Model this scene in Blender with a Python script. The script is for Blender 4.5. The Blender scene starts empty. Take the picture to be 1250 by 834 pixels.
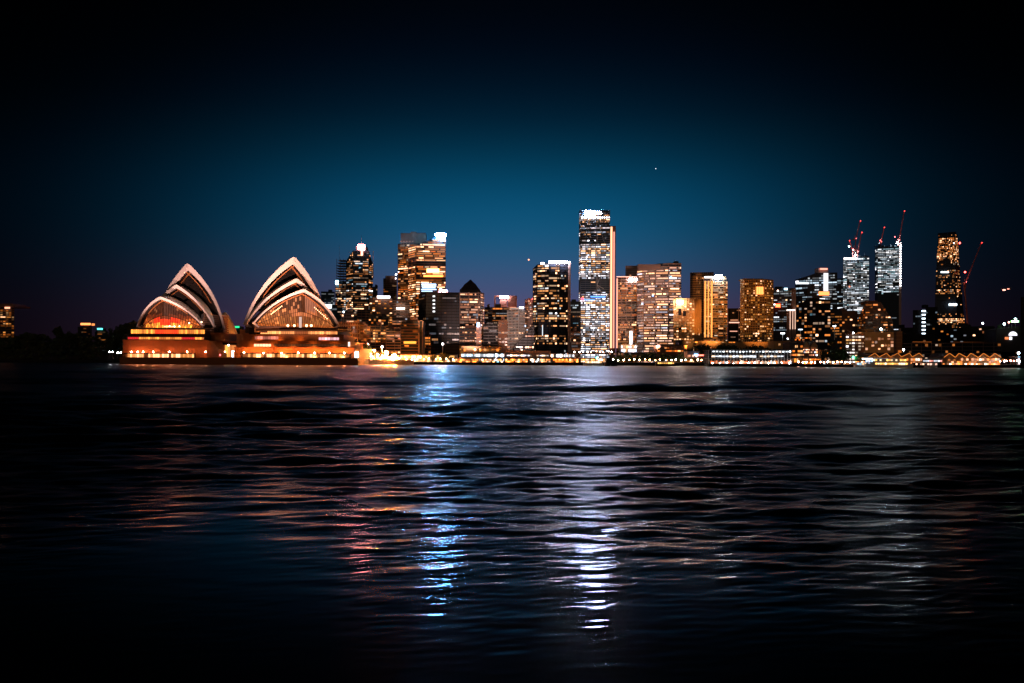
import bpy, math, random
import numpy as np
from mathutils import Vector, Matrix
random.seed(7)
rnd = random.Random(11)
F = 972.0; CX = 625.0; HY = 440.5; ROLL = 0.0045; CAMZ = 3.5
scene = bpy.context.scene
COL = scene.collection

def at(px, py, D):
    u = (px - CX) / F; v = (HY - py) / F
    return Vector(((u - ROLL * v) * D, D, CAMZ + (v + ROLL * u) * D))
def zz(px, py, D): return at(px, py, D).z

# ------------------------------------------------------------------ materials
MATS = {}
def nodes(name):
    m = bpy.data.materials.new(name); m.use_nodes = True
    nt = m.node_tree; b = nt.nodes['Principled BSDF']
    MATS[name] = m
    return m, nt, b
def surf(name, col, rough=0.7, metal=0.0, var=0.25, scale=0.15, spec=0.08, bump=0.0):
    """a plain surface with procedural stains and wear"""
    m, nt, b = nodes(name)
    tc = nt.nodes.new('ShaderNodeTexCoord')
    n = nt.nodes.new('ShaderNodeTexNoise'); n.inputs['Scale'].default_value = scale; n.inputs['Detail'].default_value = 6
    nt.links.new(tc.outputs['Object'], n.inputs['Vector'])
    mr = nt.nodes.new('ShaderNodeMapRange'); mr.inputs['To Min'].default_value = 1 - var; mr.inputs['To Max'].default_value = 1 + var
    nt.links.new(n.outputs['Fac'], mr.inputs['Value'])
    mx = nt.nodes.new('ShaderNodeVectorMath'); mx.operation = 'SCALE'; mx.inputs[0].default_value = col
    nt.links.new(mr.outputs[0], mx.inputs['Scale'])
    nt.links.new(mx.outputs[0], b.inputs['Base Color'])
    b.inputs['Roughness'].default_value = rough; b.inputs['Metallic'].default_value = metal
    b.inputs['Specular IOR Level'].default_value = spec
    if bump:
        bp = nt.nodes.new('ShaderNodeBump'); bp.inputs['Strength'].default_value = bump
        n2 = nt.nodes.new('ShaderNodeTexNoise'); n2.inputs['Scale'].default_value = 2.0
        nt.links.new(tc.outputs['Object'], n2.inputs['Vector']); nt.links.new(n2.outputs['Fac'], bp.inputs['Height'])
        nt.links.new(bp.outputs[0], b.inputs['Normal'])
    return m
def glow(name, k, sampled, attr=False):
    """a lit pane or lamp: hue from the object's colour (or the face's), alpha is how strongly it is lit"""
    m, nt, b = nodes(name)
    if attr:
        s = nt.nodes.new('ShaderNodeVertexColor'); s.layer_name = 'lit'
    else:
        s = nt.nodes.new('ShaderNodeObjectInfo')
    mul = nt.nodes.new('ShaderNodeMath'); mul.operation = 'MULTIPLY'; mul.inputs[1].default_value = k
    nt.links.new(s.outputs['Alpha'], mul.inputs[0])
    nt.links.new(s.outputs['Color'], b.inputs['Emission Color'])
    nt.links.new(mul.outputs[0], b.inputs['Emission Strength'])
    b.inputs['Base Color'].default_value = (0.03, 0.03, 0.03, 1); b.inputs['Roughness'].default_value = 0.2
    m.cycles.emission_sampling = 'AUTO' if sampled else 'NONE'
    return m
surf('dark_wall', (.035, .033, .035)); surf('black_wall', (.012, .011, .012)); surf('brown_wall', (.20, .11, .075))
surf('pink_wall', (.46, .30, .25)); surf('tan_wall', (.42, .30, .18)); surf('grey_wall', (.22, .22, .23))
surf('orange_wall', (.42, .24, .10)); surf('white_wall', (.72, .70, .68)); surf('red_wall', (.30, .11, .075))
surf('sandstone', (.36, .24, .13), var=.35, scale=.4); surf('roof_tile', (.10, .07, .06))
surf('dark_glass', (.015, .02, .03), rough=.4, var=.1, spec=.15)
surf('blue_glass', (.02, .045, .07), rough=.4, var=.1, spec=.15)
surf('bronze_glass', (.05, .025, .015), rough=.4, var=.1, spec=.15)
surf('concrete', (.33, .30, .27), var=.2); surf('asphalt', (.05, .05, .05), var=.3, scale=.5)
surf('paving', (.16, .13, .11), var=.3, scale=.3); surf('steel', (.25, .25, .27), rough=.4, metal=.7)
surf('paint_white', (.75, .75, .75), rough=.4); surf('hull_black', (.02, .02, .022), rough=.4)
surf('crane_red', (.5, .13, .10), rough=.5); surf('bark', (.06, .045, .035), scale=3)
surf('leaf', (.045, .065, .03), rough=.6, var=.4, scale=1.2); surf('soil', (.05, .045, .03))
surf('leaf_lamplit', (.10, .09, .03), rough=.6, var=.4, scale=1.2)  # lamplit copy of leaf, the lamp glow put into its colour
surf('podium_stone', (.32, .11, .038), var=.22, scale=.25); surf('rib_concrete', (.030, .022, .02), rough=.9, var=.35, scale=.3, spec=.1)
surf('bronze', (.035, .016, .008), rough=.45, metal=.4); surf('rim_concrete', (.68, .54, .50), rough=.6, var=.12, scale=.5)
# the cream chevron tiles of the shells
def tile_mat():
    m, nt, b = nodes('shell_tile')
    tc = nt.nodes.new('ShaderNodeTexCoord')
    w = nt.nodes.new('ShaderNodeTexVoronoi'); w.inputs['Scale'].default_value = .55
    mp = nt.nodes.new('ShaderNodeMapping'); mp.inputs['Rotation'].default_value = (.4, .3, .78); mp.inputs['Scale'].default_value = (1, 1, 1.8)
    nt.links.new(tc.outputs['Object'], mp.inputs['Vector']); nt.links.new(mp.outputs[0], w.inputs['Vector'])
    cr = nt.nodes.new('ShaderNodeValToRGB')
    cr.color_ramp.elements[0].color = (.60, .53, .45, 1); cr.color_ramp.elements[1].color = (.78, .74, .66, 1)
    nt.links.new(w.outputs['Distance'], cr.inputs['Fac']); nt.links.new(cr.outputs[0], b.inputs['Base Color'])
    b.inputs['Roughness'].default_value = .35
tile_mat()
glow('window_light', 10.0, False); glow('windows_light', 10.0, False, True)
glow('lamp_light', 3000.0, True)
glow('lit_glass', 10.0, False, True)
MATS['lit_glass'].node_tree.nodes['Principled BSDF'].inputs['Roughness'].default_value = .5
MATS['lit_glass'].node_tree.nodes['Principled BSDF'].inputs['Specular IOR Level'].default_value = .1
MATS['lit_glass'].node_tree.nodes['Principled BSDF'].inputs['Base Color'].default_value = (.012, .008, .006, 1)

# ------------------------------------------------------------------ mesh building
class MB:
    def __init__(s): s.v = []; s.f = []; s.m = []; s.c = []; s.mats = []
    def mi(s, name):
        if name not in s.mats: s.mats.append(name)
        return s.mats.index(name)
    def poly(s, pts, mat, col=(0, 0, 0, 0)):
        i = len(s.v); s.v += [tuple(p) for p in pts]; s.f.append(tuple(range(i, i + len(pts)))); s.m.append(s.mi(mat)); s.c.append(col)
    def hexa(s, b, t, mat, col=(0, 0, 0, 0)):
        """b, t: four bottom and four top points, counter-clockwise from above"""
        i = len(s.v); s.v += [tuple(p) for p in b] + [tuple(p) for p in t]; k = s.mi(mat)
        for q in ((3, 2, 1, 0), (4, 5, 6, 7), (0, 1, 5, 4), (1, 2, 6, 5), (2, 3, 7, 6), (3, 0, 4, 7)):
            s.f.append(tuple(i + j for j in q)); s.m.append(k); s.c.append(col)
    def box(s, x0, y0, z0, x1, y1, z1, mat, col=(0, 0, 0, 0)):
        s.hexa([(x0, y0, z0), (x1, y0, z0), (x1, y1, z0), (x0, y1, z0)], [(x0, y0, z1), (x1, y0, z1), (x1, y1, z1), (x0, y1, z1)], mat, col)
    def ebox(s, p, q, n, o0, o1, z0, z1, mat, col=(0, 0, 0, 0)):
        """box along the edge p->q (2d), standing off the wall from o0 to o1 along n"""
        a = [(p.x + n.x * o1, p.y + n.y * o1), (q.x + n.x * o1, q.y + n.y * o1), (q.x + n.x * o0, q.y + n.y * o0), (p.x + n.x * o0, p.y + n.y * o0)]
        s.hexa([(x, y, z0) for x, y in a], [(x, y, z1) for x, y in a], mat, col)
    def bar(s, a, b, r, mat, n=4, r2=None):
        a = Vector(a); b = Vector(b); d = (b - a).normalized()
        u = d.cross(Vector((0, 0, 1)));
        if u.length < .01: u = Vector((1, 0, 0))
        u.normalize(); w = d.cross(u); r2 = r if r2 is None else r2
        i = len(s.v); k = s.mi(mat)
        for c, rr in ((a, r), (b, r2)):
            for j in range(n):
                t = 2 * math.pi * (j + .5) / n; s.v.append(tuple(c + (u * math.cos(t) + w * math.sin(t)) * rr))
        for j in range(n):
            s.f.append((i + j, i + (j + 1) % n, i + n + (j + 1) % n, i + n + j)); s.m.append(k); s.c.append((0, 0, 0, 0))
        s.f.append(tuple(i + j for j in range(n))[::-1]); s.m.append(k); s.c.append((0, 0, 0, 0))
        s.f.append(tuple(i + n + j for j in range(n))); s.m.append(k); s.c.append((0, 0, 0, 0))
    def ball(s, c, r, mat, nu=8, nv=5, sz=1.0):
        i = len(s.v); k = s.mi(mat)
        for a in range(nv + 1):
            t = math.pi * a / nv
            for b in range(nu):
                p = 2 * math.pi * b / nu
                s.v.append((c[0] + r * math.sin(t) * math.cos(p), c[1] + r * math.sin(t) * math.sin(p), c[2] + r * sz * math.cos(t)))
        for a in range(nv):
            for b in range(nu):
                s.f.append((i + a * nu + b, i + (a + 1) * nu + b, i + (a + 1) * nu + (b + 1) % nu, i + a * nu + (b + 1) % nu)); s.m.append(k); s.c.append((0, 0, 0, 0))
    def build(s, name, parent=None, smooth=False, loc=None):
        me = bpy.data.meshes.new(name)
        w = Vector((0, 0, 0))
        if parent is not None:
            w = wloc(parent)
        if loc is not None: w = Vector(loc)
        me.from_pydata([(a - w.x, b - w.y, c - w.z) for a, b, c in s.v], [], s.f)
        for n in s.mats: me.materials.append(MATS[n])
        me.polygons.foreach_set('material_index', s.m)
        if any(c[3] for c in s.c):
            at_ = me.color_attributes.new('lit', 'FLOAT_COLOR', 'CORNER')
            dat = []
            for p, c in zip(me.polygons, s.c): dat += list(c) * p.loop_total
            at_.data.foreach_set('color', dat)
        if smooth: me.polygons.foreach_set('use_smooth', [True] * len(me.polygons))
        me.update()
        o = bpy.data.objects.new(name, me); COL.objects.link(o)
        if parent is not None: o.parent = parent
        elif loc is not None: o.location = w
        return o
def wloc(o):
    v = Vector(o.location)
    while o.parent is not None: o = o.parent; v += Vector(o.location)
    return v
def tag(o, label=None, cat=None, group=None, kind=None):
    if label: o['label'] = label
    if cat: o['category'] = cat
    if group: o['group'] = group
    if kind: o['kind'] = kind
    return o
def empty(name, loc, label, cat, group=None):
    o = bpy.data.objects.new(name, None); COL.objects.link(o); o.location = loc; o.empty_display_size = 1
    return tag(o, label, cat, group)

# shared unit pane (1 x 0.12 x 1 m) and unit ball
_p = MB(); _p.box(-.5, -.06, -.5, .5, .06, .5, 'window_light'); PANE = _p.build('window'); PMESH = PANE.data; bpy.data.objects.remove(PANE)
_p = MB(); _p.box(-.5, -.5, -.5, .5, .5, .5, 'lamp_light'); PANE = _p.build('sign'); SMESH = PANE.data; bpy.data.objects.remove(PANE)
_p = MB(); _p.ball((0, 0, 0), 1, 'lamp_light', 8, 6); PANE = _p.build('lamp_globe'); GMESH = PANE.data; bpy.data.objects.remove(PANE)

def warm(c):
    return (c[0], c[1] * .66, c[2] * .75, *c[3:]) if c[0] > .98 and c[2] < .45 and c[1] > .2 else c
def sign(parent, x0, y0, x1, y1, D, col, power, name='roof_sign', th=1.0):
    a = at(x0, y0, D); b = at(x1, y1, D)
    o = bpy.data.objects.new(name, SMESH); COL.objects.link(o)
    c = (a + b) / 2 - (wloc(parent) if parent else Vector())
    o.location = c; o.scale = (abs(b.x - a.x), th, abs(a.z - b.z)); o.color = (*warm(col), min(1, power / 3000))
    if parent: o.parent = parent
    return o
def globe(parent, p, r, col, power, name='lamp_globe'):
    o = bpy.data.objects.new(name, GMESH); COL.objects.link(o)
    o.location = Vector(p) - (wloc(parent) if parent else Vector()); o.scale = (r, r, r); o.color = (*warm(col), min(1, power / 3000))
    if parent: o.parent = parent
    return o

WARM = [((1, .25, .035), 6), ((1, .19, .02), 3), ((1, .36, .12), 3), ((1, .72, .5), 1)]
ORANGE = [((1, .25, .03), 5), ((1, .33, .06), 4), ((1, .50, .2), 2)]
PINK = [((1, .37, .19), 5), ((1, .52, .34), 3), ((1, .33, .12), 2), ((.8, .85, 1), 1)]
WHITE = [((1, .84, .86), 5), ((.70, .80, 1), 4), ((1, .45, .18), 3)]
COOL = [((.62, .82, 1), 5), ((.85, .93, 1), 4), ((1, .75, .45), 1)]
MIX = [((1, .38, .13), 5), ((1, .66, .46), 3), ((.75, .88, 1), 2), ((.3, .75, 1), .4), ((1, .27, .04), 2)]
def pick(pal, r):
    t = r.random() * sum(w for _, w in pal)
    for c, w in pal:
        t -= w
        if t <= 0: return c
    return pal[0][0]
def add_windows(root, cells, maxn=100):
    """cells: (centre, angle, width, height, colour, strength). The hundred that show largest are parts, the rest one part"""
    fixed = []
    for c, ang, w, h, col, st in cells:
        st = min(st * .60, 3.4); k = min(1, max(0, st - .75) / 1.2)
        col = tuple(a * (1 - k) + b * k for a, b in zip(col, (1, .52, .27) if col[2] < .6 else (.95, .92, 1)))
        fixed.append((c, ang, w, h, col, st))
    cells = fixed
    cells.sort(key=lambda c: -(c[2] * c[3] * min(c[5], 2)))
    rl = wloc(root)
    for c, ang, w, h, col, st in cells[:maxn]:
        o = bpy.data.objects.new('window', PMESH); COL.objects.link(o); o.parent = root
        o.location = c - rl; o.rotation_euler = (0, 0, ang); o.scale = (w, 1, h); o.color = (*col, min(1, st / 10))
    if len(cells) > maxn:
        m = MB()
        for c, ang, w, h, col, st in cells[maxn:]:
            d = Vector((math.cos(ang), math.sin(ang), 0)) * (w / 2); n = Vector((math.sin(ang), -math.cos(ang), 0)) * .06; z = Vector((0, 0, h / 2))
            b = [c - d + n - z, c + d + n - z, c + d - n - z, c - d - n - z]
            m.hexa(b, [p + 2 * z for p in b], 'windows_light', (*col, min(1, st / 10)))
        o = m.build('windows', root); o['kind'] = 'stuff'

GROUND = 2.3
def tower(name, label, pts, ytop, wall='dark_wall', glass='dark_glass', fl=3.9, bay=3.6, slab=.3, pier=.5, pe=2,
          lit=.4, run=2.5, pal=WARM, st=1.0, dep=30, tops=None, z0=GROUND, cat='building', cap=True, rows=.7, prof=None,
          plant=True, ybase=None, seed=None, bright=(), dark=(), edgelit=None):
    r = random.Random(seed if seed is not None else hash_(label))
    pm = (pts[0][0] + pts[-1][0]) / 2; tm = (pm - CX) / F
    pts = [(px, D * (1 + tm * tm) / (1 + tm * (px - CX) / F)) for px, D in pts]      # each block squarely faces the harbour
    P = [at(px, ytop, D) for px, D in pts]
    tz = [zz(px, (tops[i] if tops else ytop), D) for i, (px, D) in enumerate(pts)]
    if not tops: tz = [sum(tz) / len(tz)] * len(tz)
    if ybase is not None: z0 = zz(pts[0][0], ybase, pts[0][1])
    H = min(tz) - z0; top = max(tz)
    c = sum(P, Vector()) / len(P); root = empty(name, (c.x, c.y + dep / 2, z0), label, cat)
    def pos(i, z):
        p = P[i].copy()
        if prof:
            l, rr = prof((z - z0) / (top - z0)); f = i / (len(P) - 1); p.x += l * (1 - f) + rr * f
        return Vector((p.x, p.y))
    fl *= .86; bay *= .82; pier *= .8
    nf = max(1, int((top - z0) / fl))
    # core
    m = MB(); n = len(P)
    levels = [z0 + (top - z0) * k / 8 for k in range(9)] if prof else [z0, None]
    for a, b in zip(levels[:-1], levels[1:]):
        for i in range(n):
            j = (i + 1) % n
            back = (i == n - 1)
            def pt(k, z):
                zt = tz[k] if z is None else z
                q = pos(k, zt if prof else z0); return Vector((q.x, q.y, zt))
            if not back: m.poly([pt(i, a), pt(j, a), pt(j, b), pt(i, b)], glass)
            def bk(k, z):
                q = pt(k, z); q.y += dep; q.x += dep * tm * (1 if px_side(k, n, tm) else .98); return q
        m.poly([pt(n - 1, a), bk(n - 1, a), bk(n - 1, b), pt(n - 1, b)], wall)
        m.poly([bk(0, a), pt(0, a), pt(0, b), bk(0, b)], wall)
        m.poly([bk(n - 1, a), bk(0, a), bk(0, b), bk(n - 1, b)], wall)
    for i in range(n - 1): m.poly([pt(i, None if not prof else top), pt(i + 1, None if not prof else top), bk(i + 1, None if not prof else top), bk(i, None if not prof else top)], wall)
    m.build('wall', root)
    m = MB(); cells = []
    for i in range(n - 1):
        L = (pos(i + 1, z0) - pos(i, z0)).length; nb = max(1, round(L / bay))
        lf = lit if not edgelit else edgelit[i]
        for k in range(nf):
            za = z0 + k * fl; zb = za + fl
            if zb > top + .1: break
            p = pos(i, za); q = pos(i + 1, za); d = (q - p).normalized(); nn = Vector((d.y, -d.x)); Lk = (q - p).length
            if nb > 1 or True:
                def tatt(f): return tz[i] + (tz[i + 1] - tz[i]) * f
                flat = zb <= min(tz[i], tz[i + 1])
                e0 = 0; e1 = nb
                if not flat:
                    ok = [j for j in range(nb) if tatt((j + .5) / nb) >= zb]
                    if not ok: continue
                    e0, e1 = ok[0], ok[-1] + 1
                if slab > 0: m.ebox(p + d * (Lk * e0 / nb), p + d * (Lk * e1 / nb), nn, 0, .38, zb - slab * fl, zb, wall)
            w = Lk / nb; ang = math.atan2(d.y, d.x)
            f01 = (za - z0) / (top - z0)
            pr = lf * (1 - rows + 2 * rows * r.random())
            if r.random() < .12 * rows: pr = lf * 2.2
            if r.random() < .12 * rows: pr = 0
            boost = 1.0
            for (b0, b1, bv) in bright:
                if b0 <= f01 <= b1: pr = max(pr, min(.97, bv)); boost = 1.5
            for (b0, b1) in dark:
                if b0 <= f01 <= b1: pr = .02
            rowc = pick(pal, r); rs = .6 + .8 * r.random()
            j = e0
            while j < e1:
                if r.random() < pr:
                    ln = 1
                    while j + ln < e1 and ln < 2 + run * 2 and r.random() < 1 - 1 / run: ln += 1
                    if pe and pier > 0 and pe > 1: ln = min(ln, max(1, (j // pe + 1) * pe - j)) if run < pe else ln
                    cc = p + d * (w * (j + ln / 2)) + nn * .12
                    ww = w * ln - (pier if pe == 1 else .4)
                    hh = fl * (1 - slab) * (.92 if slab > 0 else .6)
                    col = rowc if r.random() < .55 else pick(pal, r)
                    s = st * rs * boost * math.exp(r.gauss(-.45, .9))
                    cells.append((Vector((cc.x, cc.y, za + fl * (1 - slab) / 2)), ang, max(.4, ww * r.uniform(.78, 1)), hh * r.uniform(.55, 1), col, s))
                    j += ln
                else: j += 1
        if pe and pier > 0 and not prof:
            p = pos(i, z0); q = pos(i + 1, z0); d = (q - p).normalized(); nn = Vector((d.y, -d.x)); w = L / nb
            for j in range(0, nb + 1, pe):
                c0 = p + d * (w * j); h = tz[i] + (tz[i + 1] - tz[i]) * j / nb
                m.ebox(c0 - d * (pier / 2), c0 + d * (pier / 2), nn, 0, .52, z0, h, wall)
    if m.f: m.build('facade_frame', root)
    add_windows(root, cells)
    if plant and not tops:
        m = MB(); w = P[-1].x - P[0].x; y = P[0].y + dep * .3
        for k in range(r.randint(1, 2)):
            a = P[0].x + w * r.uniform(.15, .5); b = a + w * r.uniform(.2, .4); h = r.uniform(2, 5)
            m.box(a, y + k * 2.1, top, b, y + 8 + k * 2.1, top + h, wall)
        m.build('roof_plant', root)
    return root, top
def px_side(k, n, tm): return True
def hash_(s):
    h = 7
    for ch in s: h = (h * 31 + ord(ch)) % 1000003
    return h
def fb(px0, px1, D, s=0):  # a plain frontal face
    return [(px0, D + s), (px1, D)]
def mast(root, px, y0, y1, D, r=.35, mat='steel', name='antenna'):
    m = MB(); m.bar(at(px, y1, D), at(px, y0, D), r, mat, 5, r * .4); return m.build(name, root)

# ------------------------------------------------------------------ the skyline, from left to right
def simple(name, label, x0, x1, y, D, **k):
    side = k.pop('side', None)
    pts = [(x0, D), (x1, D)]
    if side == 'r': sx = k.pop('sx'); pts = [(x0, D), (sx, D), (x1, D + k.pop('sd', 25))]
    if side == 'l': sx = k.pop('sx'); pts = [(x0, D + k.pop('sd', 25)), (sx, D), (x1, D)]
    return tower(name, label, pts, y, **k)

# far left
t, z = simple('apartment_tower', 'dark round-topped apartment tower with orange windows at the left edge of the city', -14, 17.5, 375, 1000, lit=.42, run=1.8, pal=ORANGE, st=.55, fl=3.2, wall='brown_wall')
m = MB(); a = at(-16, 375, 1000); b = at(19.5, 375, 1000); m.box(a.x, 998, z, b.x, 1030, z + 2.0, 'brown_wall'); m.box(a.x + 5, 1000, z + 2, b.x - 5, 1028, z + 4.4, 'brown_wall'); m.build('roof_crown', t)
sign(t, 6, 374.8, 12, 377, 997, (1, .6, .3), 1.6, 'sky_lounge_light')
t, z = simple('office_block', 'low dark block with a long orange light along its roof above the left trees', 95, 112, 399, 1500, lit=.12, pal=ORANGE, st=.3)
sign(t, 98.5, 394.4, 110.5, 397, 1498, (1, .42, .10), 2.2); sign(t, 112, 395, 115.5, 397.6, 1498, (1, .45, .1), 1.2, 'roof_light')
t, z = simple('office_block', 'small dark block with a teal sign on its roof left of the opera house trees', 116, 130, 404, 1400, lit=.22, pal=ORANGE, st=.35)
sign(t, 118.8, 400.7, 125, 402.6, 1398, (.1, .9, .85), 2.5)
t, z = simple('office_block', 'low dark building with a green roof edge left of the opera house', 130, 152, 412, 900, lit=.1, st=.3, wall='black_wall')
sign(t, 143, 408, 151, 409.6, 898, (.02, .75, .25), 1.5, 'roof_edge_light')
t, z = simple('office_block', 'dark building with a green roof edge seen in the gap between the two shell groups', 280, 298, 402, 820, lit=.06, st=.3, wall='black_wall')
sign(t, 284.5, 398.2, 292, 400.3, 818, (.02, .75, .25), 1.6, 'roof_edge_light')

# behind the right shell group
t, z = simple('office_tower', 'blue-grey tower with a bright white band just right of the large shells', 392, 408.5, 356, 1500, glass='blue_glass', lit=.3, pal=COOL, st=.25, wall='dark_wall', dark=((.0, .3),))
sign(t, 396, 371.8, 408.3, 376.6, 1496, (.85, .93, 1), 2.6, 'lit_band')
# open lattice tower with antennas
t = empty('lattice_tower', (at(416, 400, 1470).x, 1470, GROUND), 'faint open-framed tower with two thin antennas behind the blue-grey tower', 'tower')
m = MB()
for k in range(13):
    y = 318 + k * 3.2; a = at(410.5 + 1.2 * max(0, 2 - k), y, 1470); b = at(424, y, 1470)
    m.box(a.x, 1470, a.z, b.x, 1494, a.z + .8, 'grey_wall')
for px in (410.8, 415.2, 419.4, 423.6):
    a = at(px, 380, 1470); m.bar((a.x, 1470, GROUND), (a.x, 1470, zz(px, 316, 1470)), .5, 'grey_wall')
m.build('open_frame', t)
mast(t, 414.2, 299.5, 322, 1472); mast(t, 427.3, 306, 322, 1472)
t, z = simple('office_tower', 'slim dark tower with warm office rows and a small blue logo light', 409.5, 424, 345, 1350, lit=.6, run=2.2, pal=MIX, st=.9, bright=((.85, .97, .9),))
sign(t, 409.6, 342.4, 413, 347.6, 1347, (.25, .75, 1), 9, 'logo_light')
t, z = tower('office_tower', 'tall dark stepped tower crowned by a bright lantern and antennas', [(423, 1316), (431, 1300), (450, 1300), (455.3, 1312)], 306, lit=.4, run=3.2, pal=MIX, st=.9, glass='blue_glass', tops=[318, 306, 306, 322], pier=.6, pe=3, wall='dark_wall', plant=False, bright=((.42, .47, .85), (.61, .65, .8)))
m = MB(); a = at(434, 298, 1300); b = at(448, 306, 1300); m.box(a.x, 1304, b.z, b.x - 3, 1325, b.z + 8, 'dark_wall'); m.box(a.x + 4, 1306, b.z + 8, b.x - 6, 1320, a.z, 'dark_wall'); m.build('roof_plant', t)
sign(t, 436.8, 298.6, 445, 304.8, 1299, (1, .50, .42), 90, 'lantern_light'); sign(t, 440.5, 305, 443, 312, 1298, (1, .6, .35), 3, 'lantern_light')
mast(t, 441.3, 287, 299, 1310); mast(t, 455.4, 307, 340, 1305, .9, 'pink_wall'); mast(t, 427.4, 308, 320, 1318)
t, z = simple('office_block', 'narrow dark block tucked between the stepped tower and the brown hotel', 455, 461, 350, 1250, lit=.3, st=.4, pal=MIX)
t, z = simple('hotel_block', 'brown hotel with columns of small orange windows and a white roof light', 451, 479, 364, 1050, wall='brown_wall', glass='brown_wall', slab=0, pier=0, lit=.48, run=1, rows=.25, bay=4.3, fl=3.6, pal=ORANGE, st=1.5)
sign(t, 460.5, 361.4, 476, 364, 1046, (.95, .93, 1), 5)
t, z = simple('office_tower', 'dark brown flat-topped tower with a white beacon at its right corner', 468, 484.5, 340, 1400, wall='brown_wall', glass='bronze_glass', lit=.12, st=.4, pal=ORANGE)
m = MB(); a = at(470, 336.5, 1400); b = at(482, 340, 1400); m.box(a.x, 1404, b.z, b.x, 1425, a.z, 'brown_wall'); m.build('roof_crown', t)
globe(t, at(483.5, 335, 1396), 1.4, (1, .85, .95), 18, 'beacon'); globe(t, at(483, 340, 1396), 1.0, (1, .85, .95), 8, 'beacon')
t, z = simple('office_block', 'pinkish gridded block of small dim windows left of the tall slanted tower', 478.5, 500, 366, 1100, wall='pink_wall', glass='brown_wall', slab=.35, pier=.7, pe=2, lit=.35, st=.35, pal=PINK, bright=((.62, .66, .8),))
sign(t, 484, 375.5, 494, 377.7, 1096, (1, .85, .7), 4, 'lit_band')
# the tall slanted tower
t, z = tower('office_tower', 'tall tower with slanting roofline, glowing orange floors and a blue-white roof sign',
    [(498.5, 1225), (508, 1200), (544.3, 1200)], 300, tops=[301, 299, 284.5], lit=.72, run=5, rows=.45, fl=3.9, bay=3.6, pal=WARM, st=1.5, wall='brown_wall', slab=.34, pier=.35, pe=4, plant=False,
    bright=((.8, .94, .9), (.48, .62, .97)), dark=((.735, .775),))
sign(t, 531.5, 285.2, 544.2, 287.8, 1199.2, (.08, .36, .80), 1250, th=1.6); sign(t, 517, 336, 541, 338.2, 1198, (1, .45, .08), 3, 'lit_band'); sign(t, 521, 328, 536, 333, 1198, (1, .48, .12), 9, 'lit_band')
globe(t, at(486.5, 332, 1196), .8, (1, .8, .9), 6, 'beacon')
t, z = tower('office_tower', 'broad dark-roofed tower standing directly behind the slanted tower', [(486, 1290), (500, 1275), (518.5, 1275)], 297, lit=.6, run=3, pal=WARM, st=1.0, wall='brown_wall', edgelit=[.8, .4], plant=False)
m = MB()
for (a0, b0, tp) in ((488, 500, 283.6), (500, 507, 282.0), (507, 518.6, 283.4)):
    a = at(a0, tp, 1278); b = at(b0, 298, 1278); m.box(a.x + .2, 1282 + a0 * .01, z, b.x - .2, 1305, a.z, 'brown_wall')
m.build('roof_plant', t)
for k in range(5): sign(t, 488.6 + k * 3.6, 294.4, 490.2 + k * 3.6, 295.3, 1277, (1, .5, .2), .7, 'window', .4)
# billboard and dome on the dark block
t, z = tower('office_block', 'wide black glass block with a small lit dome on its roof', [(511.5, 925), (520, 900), (561, 900)], 357.5, wall='black_wall', glass='dark_glass', lit=.14, run=3, pal=WHITE, st=.16, pe=2, pier=.3, slab=.22, rows=.9, plant=False,
    bright=((.36, .39, .6),), dark=((.62, .84), (.0, .2), (.93, .97)))
for k, y in enumerate((361, 366, 370.5, 375, 379.5)): sign(t, 528.3, y, 531, y + 1.7, 898, (.9, .95, 1), 1.6, 'window_strip_light', .6)
m = MB(); c = at(541, 357, 915)
for k in range(10):
    a0 = math.pi * k / 10; a1 = math.pi * (k + 1) / 10
    for j in range(5):
        b0 = math.pi / 2 * j / 5; b1 = math.pi / 2 * (j + 1) / 5
        def dm(a, b): return (c.x + 7 * math.cos(a) * math.cos(b), c.y - 7 * math.sin(a) * math.cos(b), z + 5 * math.sin(b))
        m.poly([dm(a0, b0), dm(a1, b0), dm(a1, b1), dm(a0, b1)], 'paint_white')
m.build('roof_dome', t, True)
globe(t, at(538, 354, 902), 1.1, (1, .35, .60), 1500, 'dome_lamp'); globe(t, at(545, 355, 902), .8, (1, .4, .6), 1000, 'dome_lamp')
t = empty('billboard', at(523, 357, 935), 'blue-white lit billboard above the black glass block', 'billboard')
a = at(512.5, 345.5, 940); b = at(533.5, 357, 940)
m = MB(); m.box(a.x, 940, b.z - 3, b.x, 942, a.z, 'dark_wall'); m.build('board', t)
r2 = random.Random(3)
for k in range(5):
    y = 346.6 + k * 2.1; sign(t, 514 + r2.random() * 2, y, 531.5 + r2.random() * 1.5 - (4 if k == 4 else 0), y + 1.1, 939.4, (.45, .70, 1), 3.2 - .3 * k, 'screen_strip', .4)
sign(t, 518, 348.6, 528, 349.8, 939.4, (.8, .9, 1), 5, 'screen_strip', .4)
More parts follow.
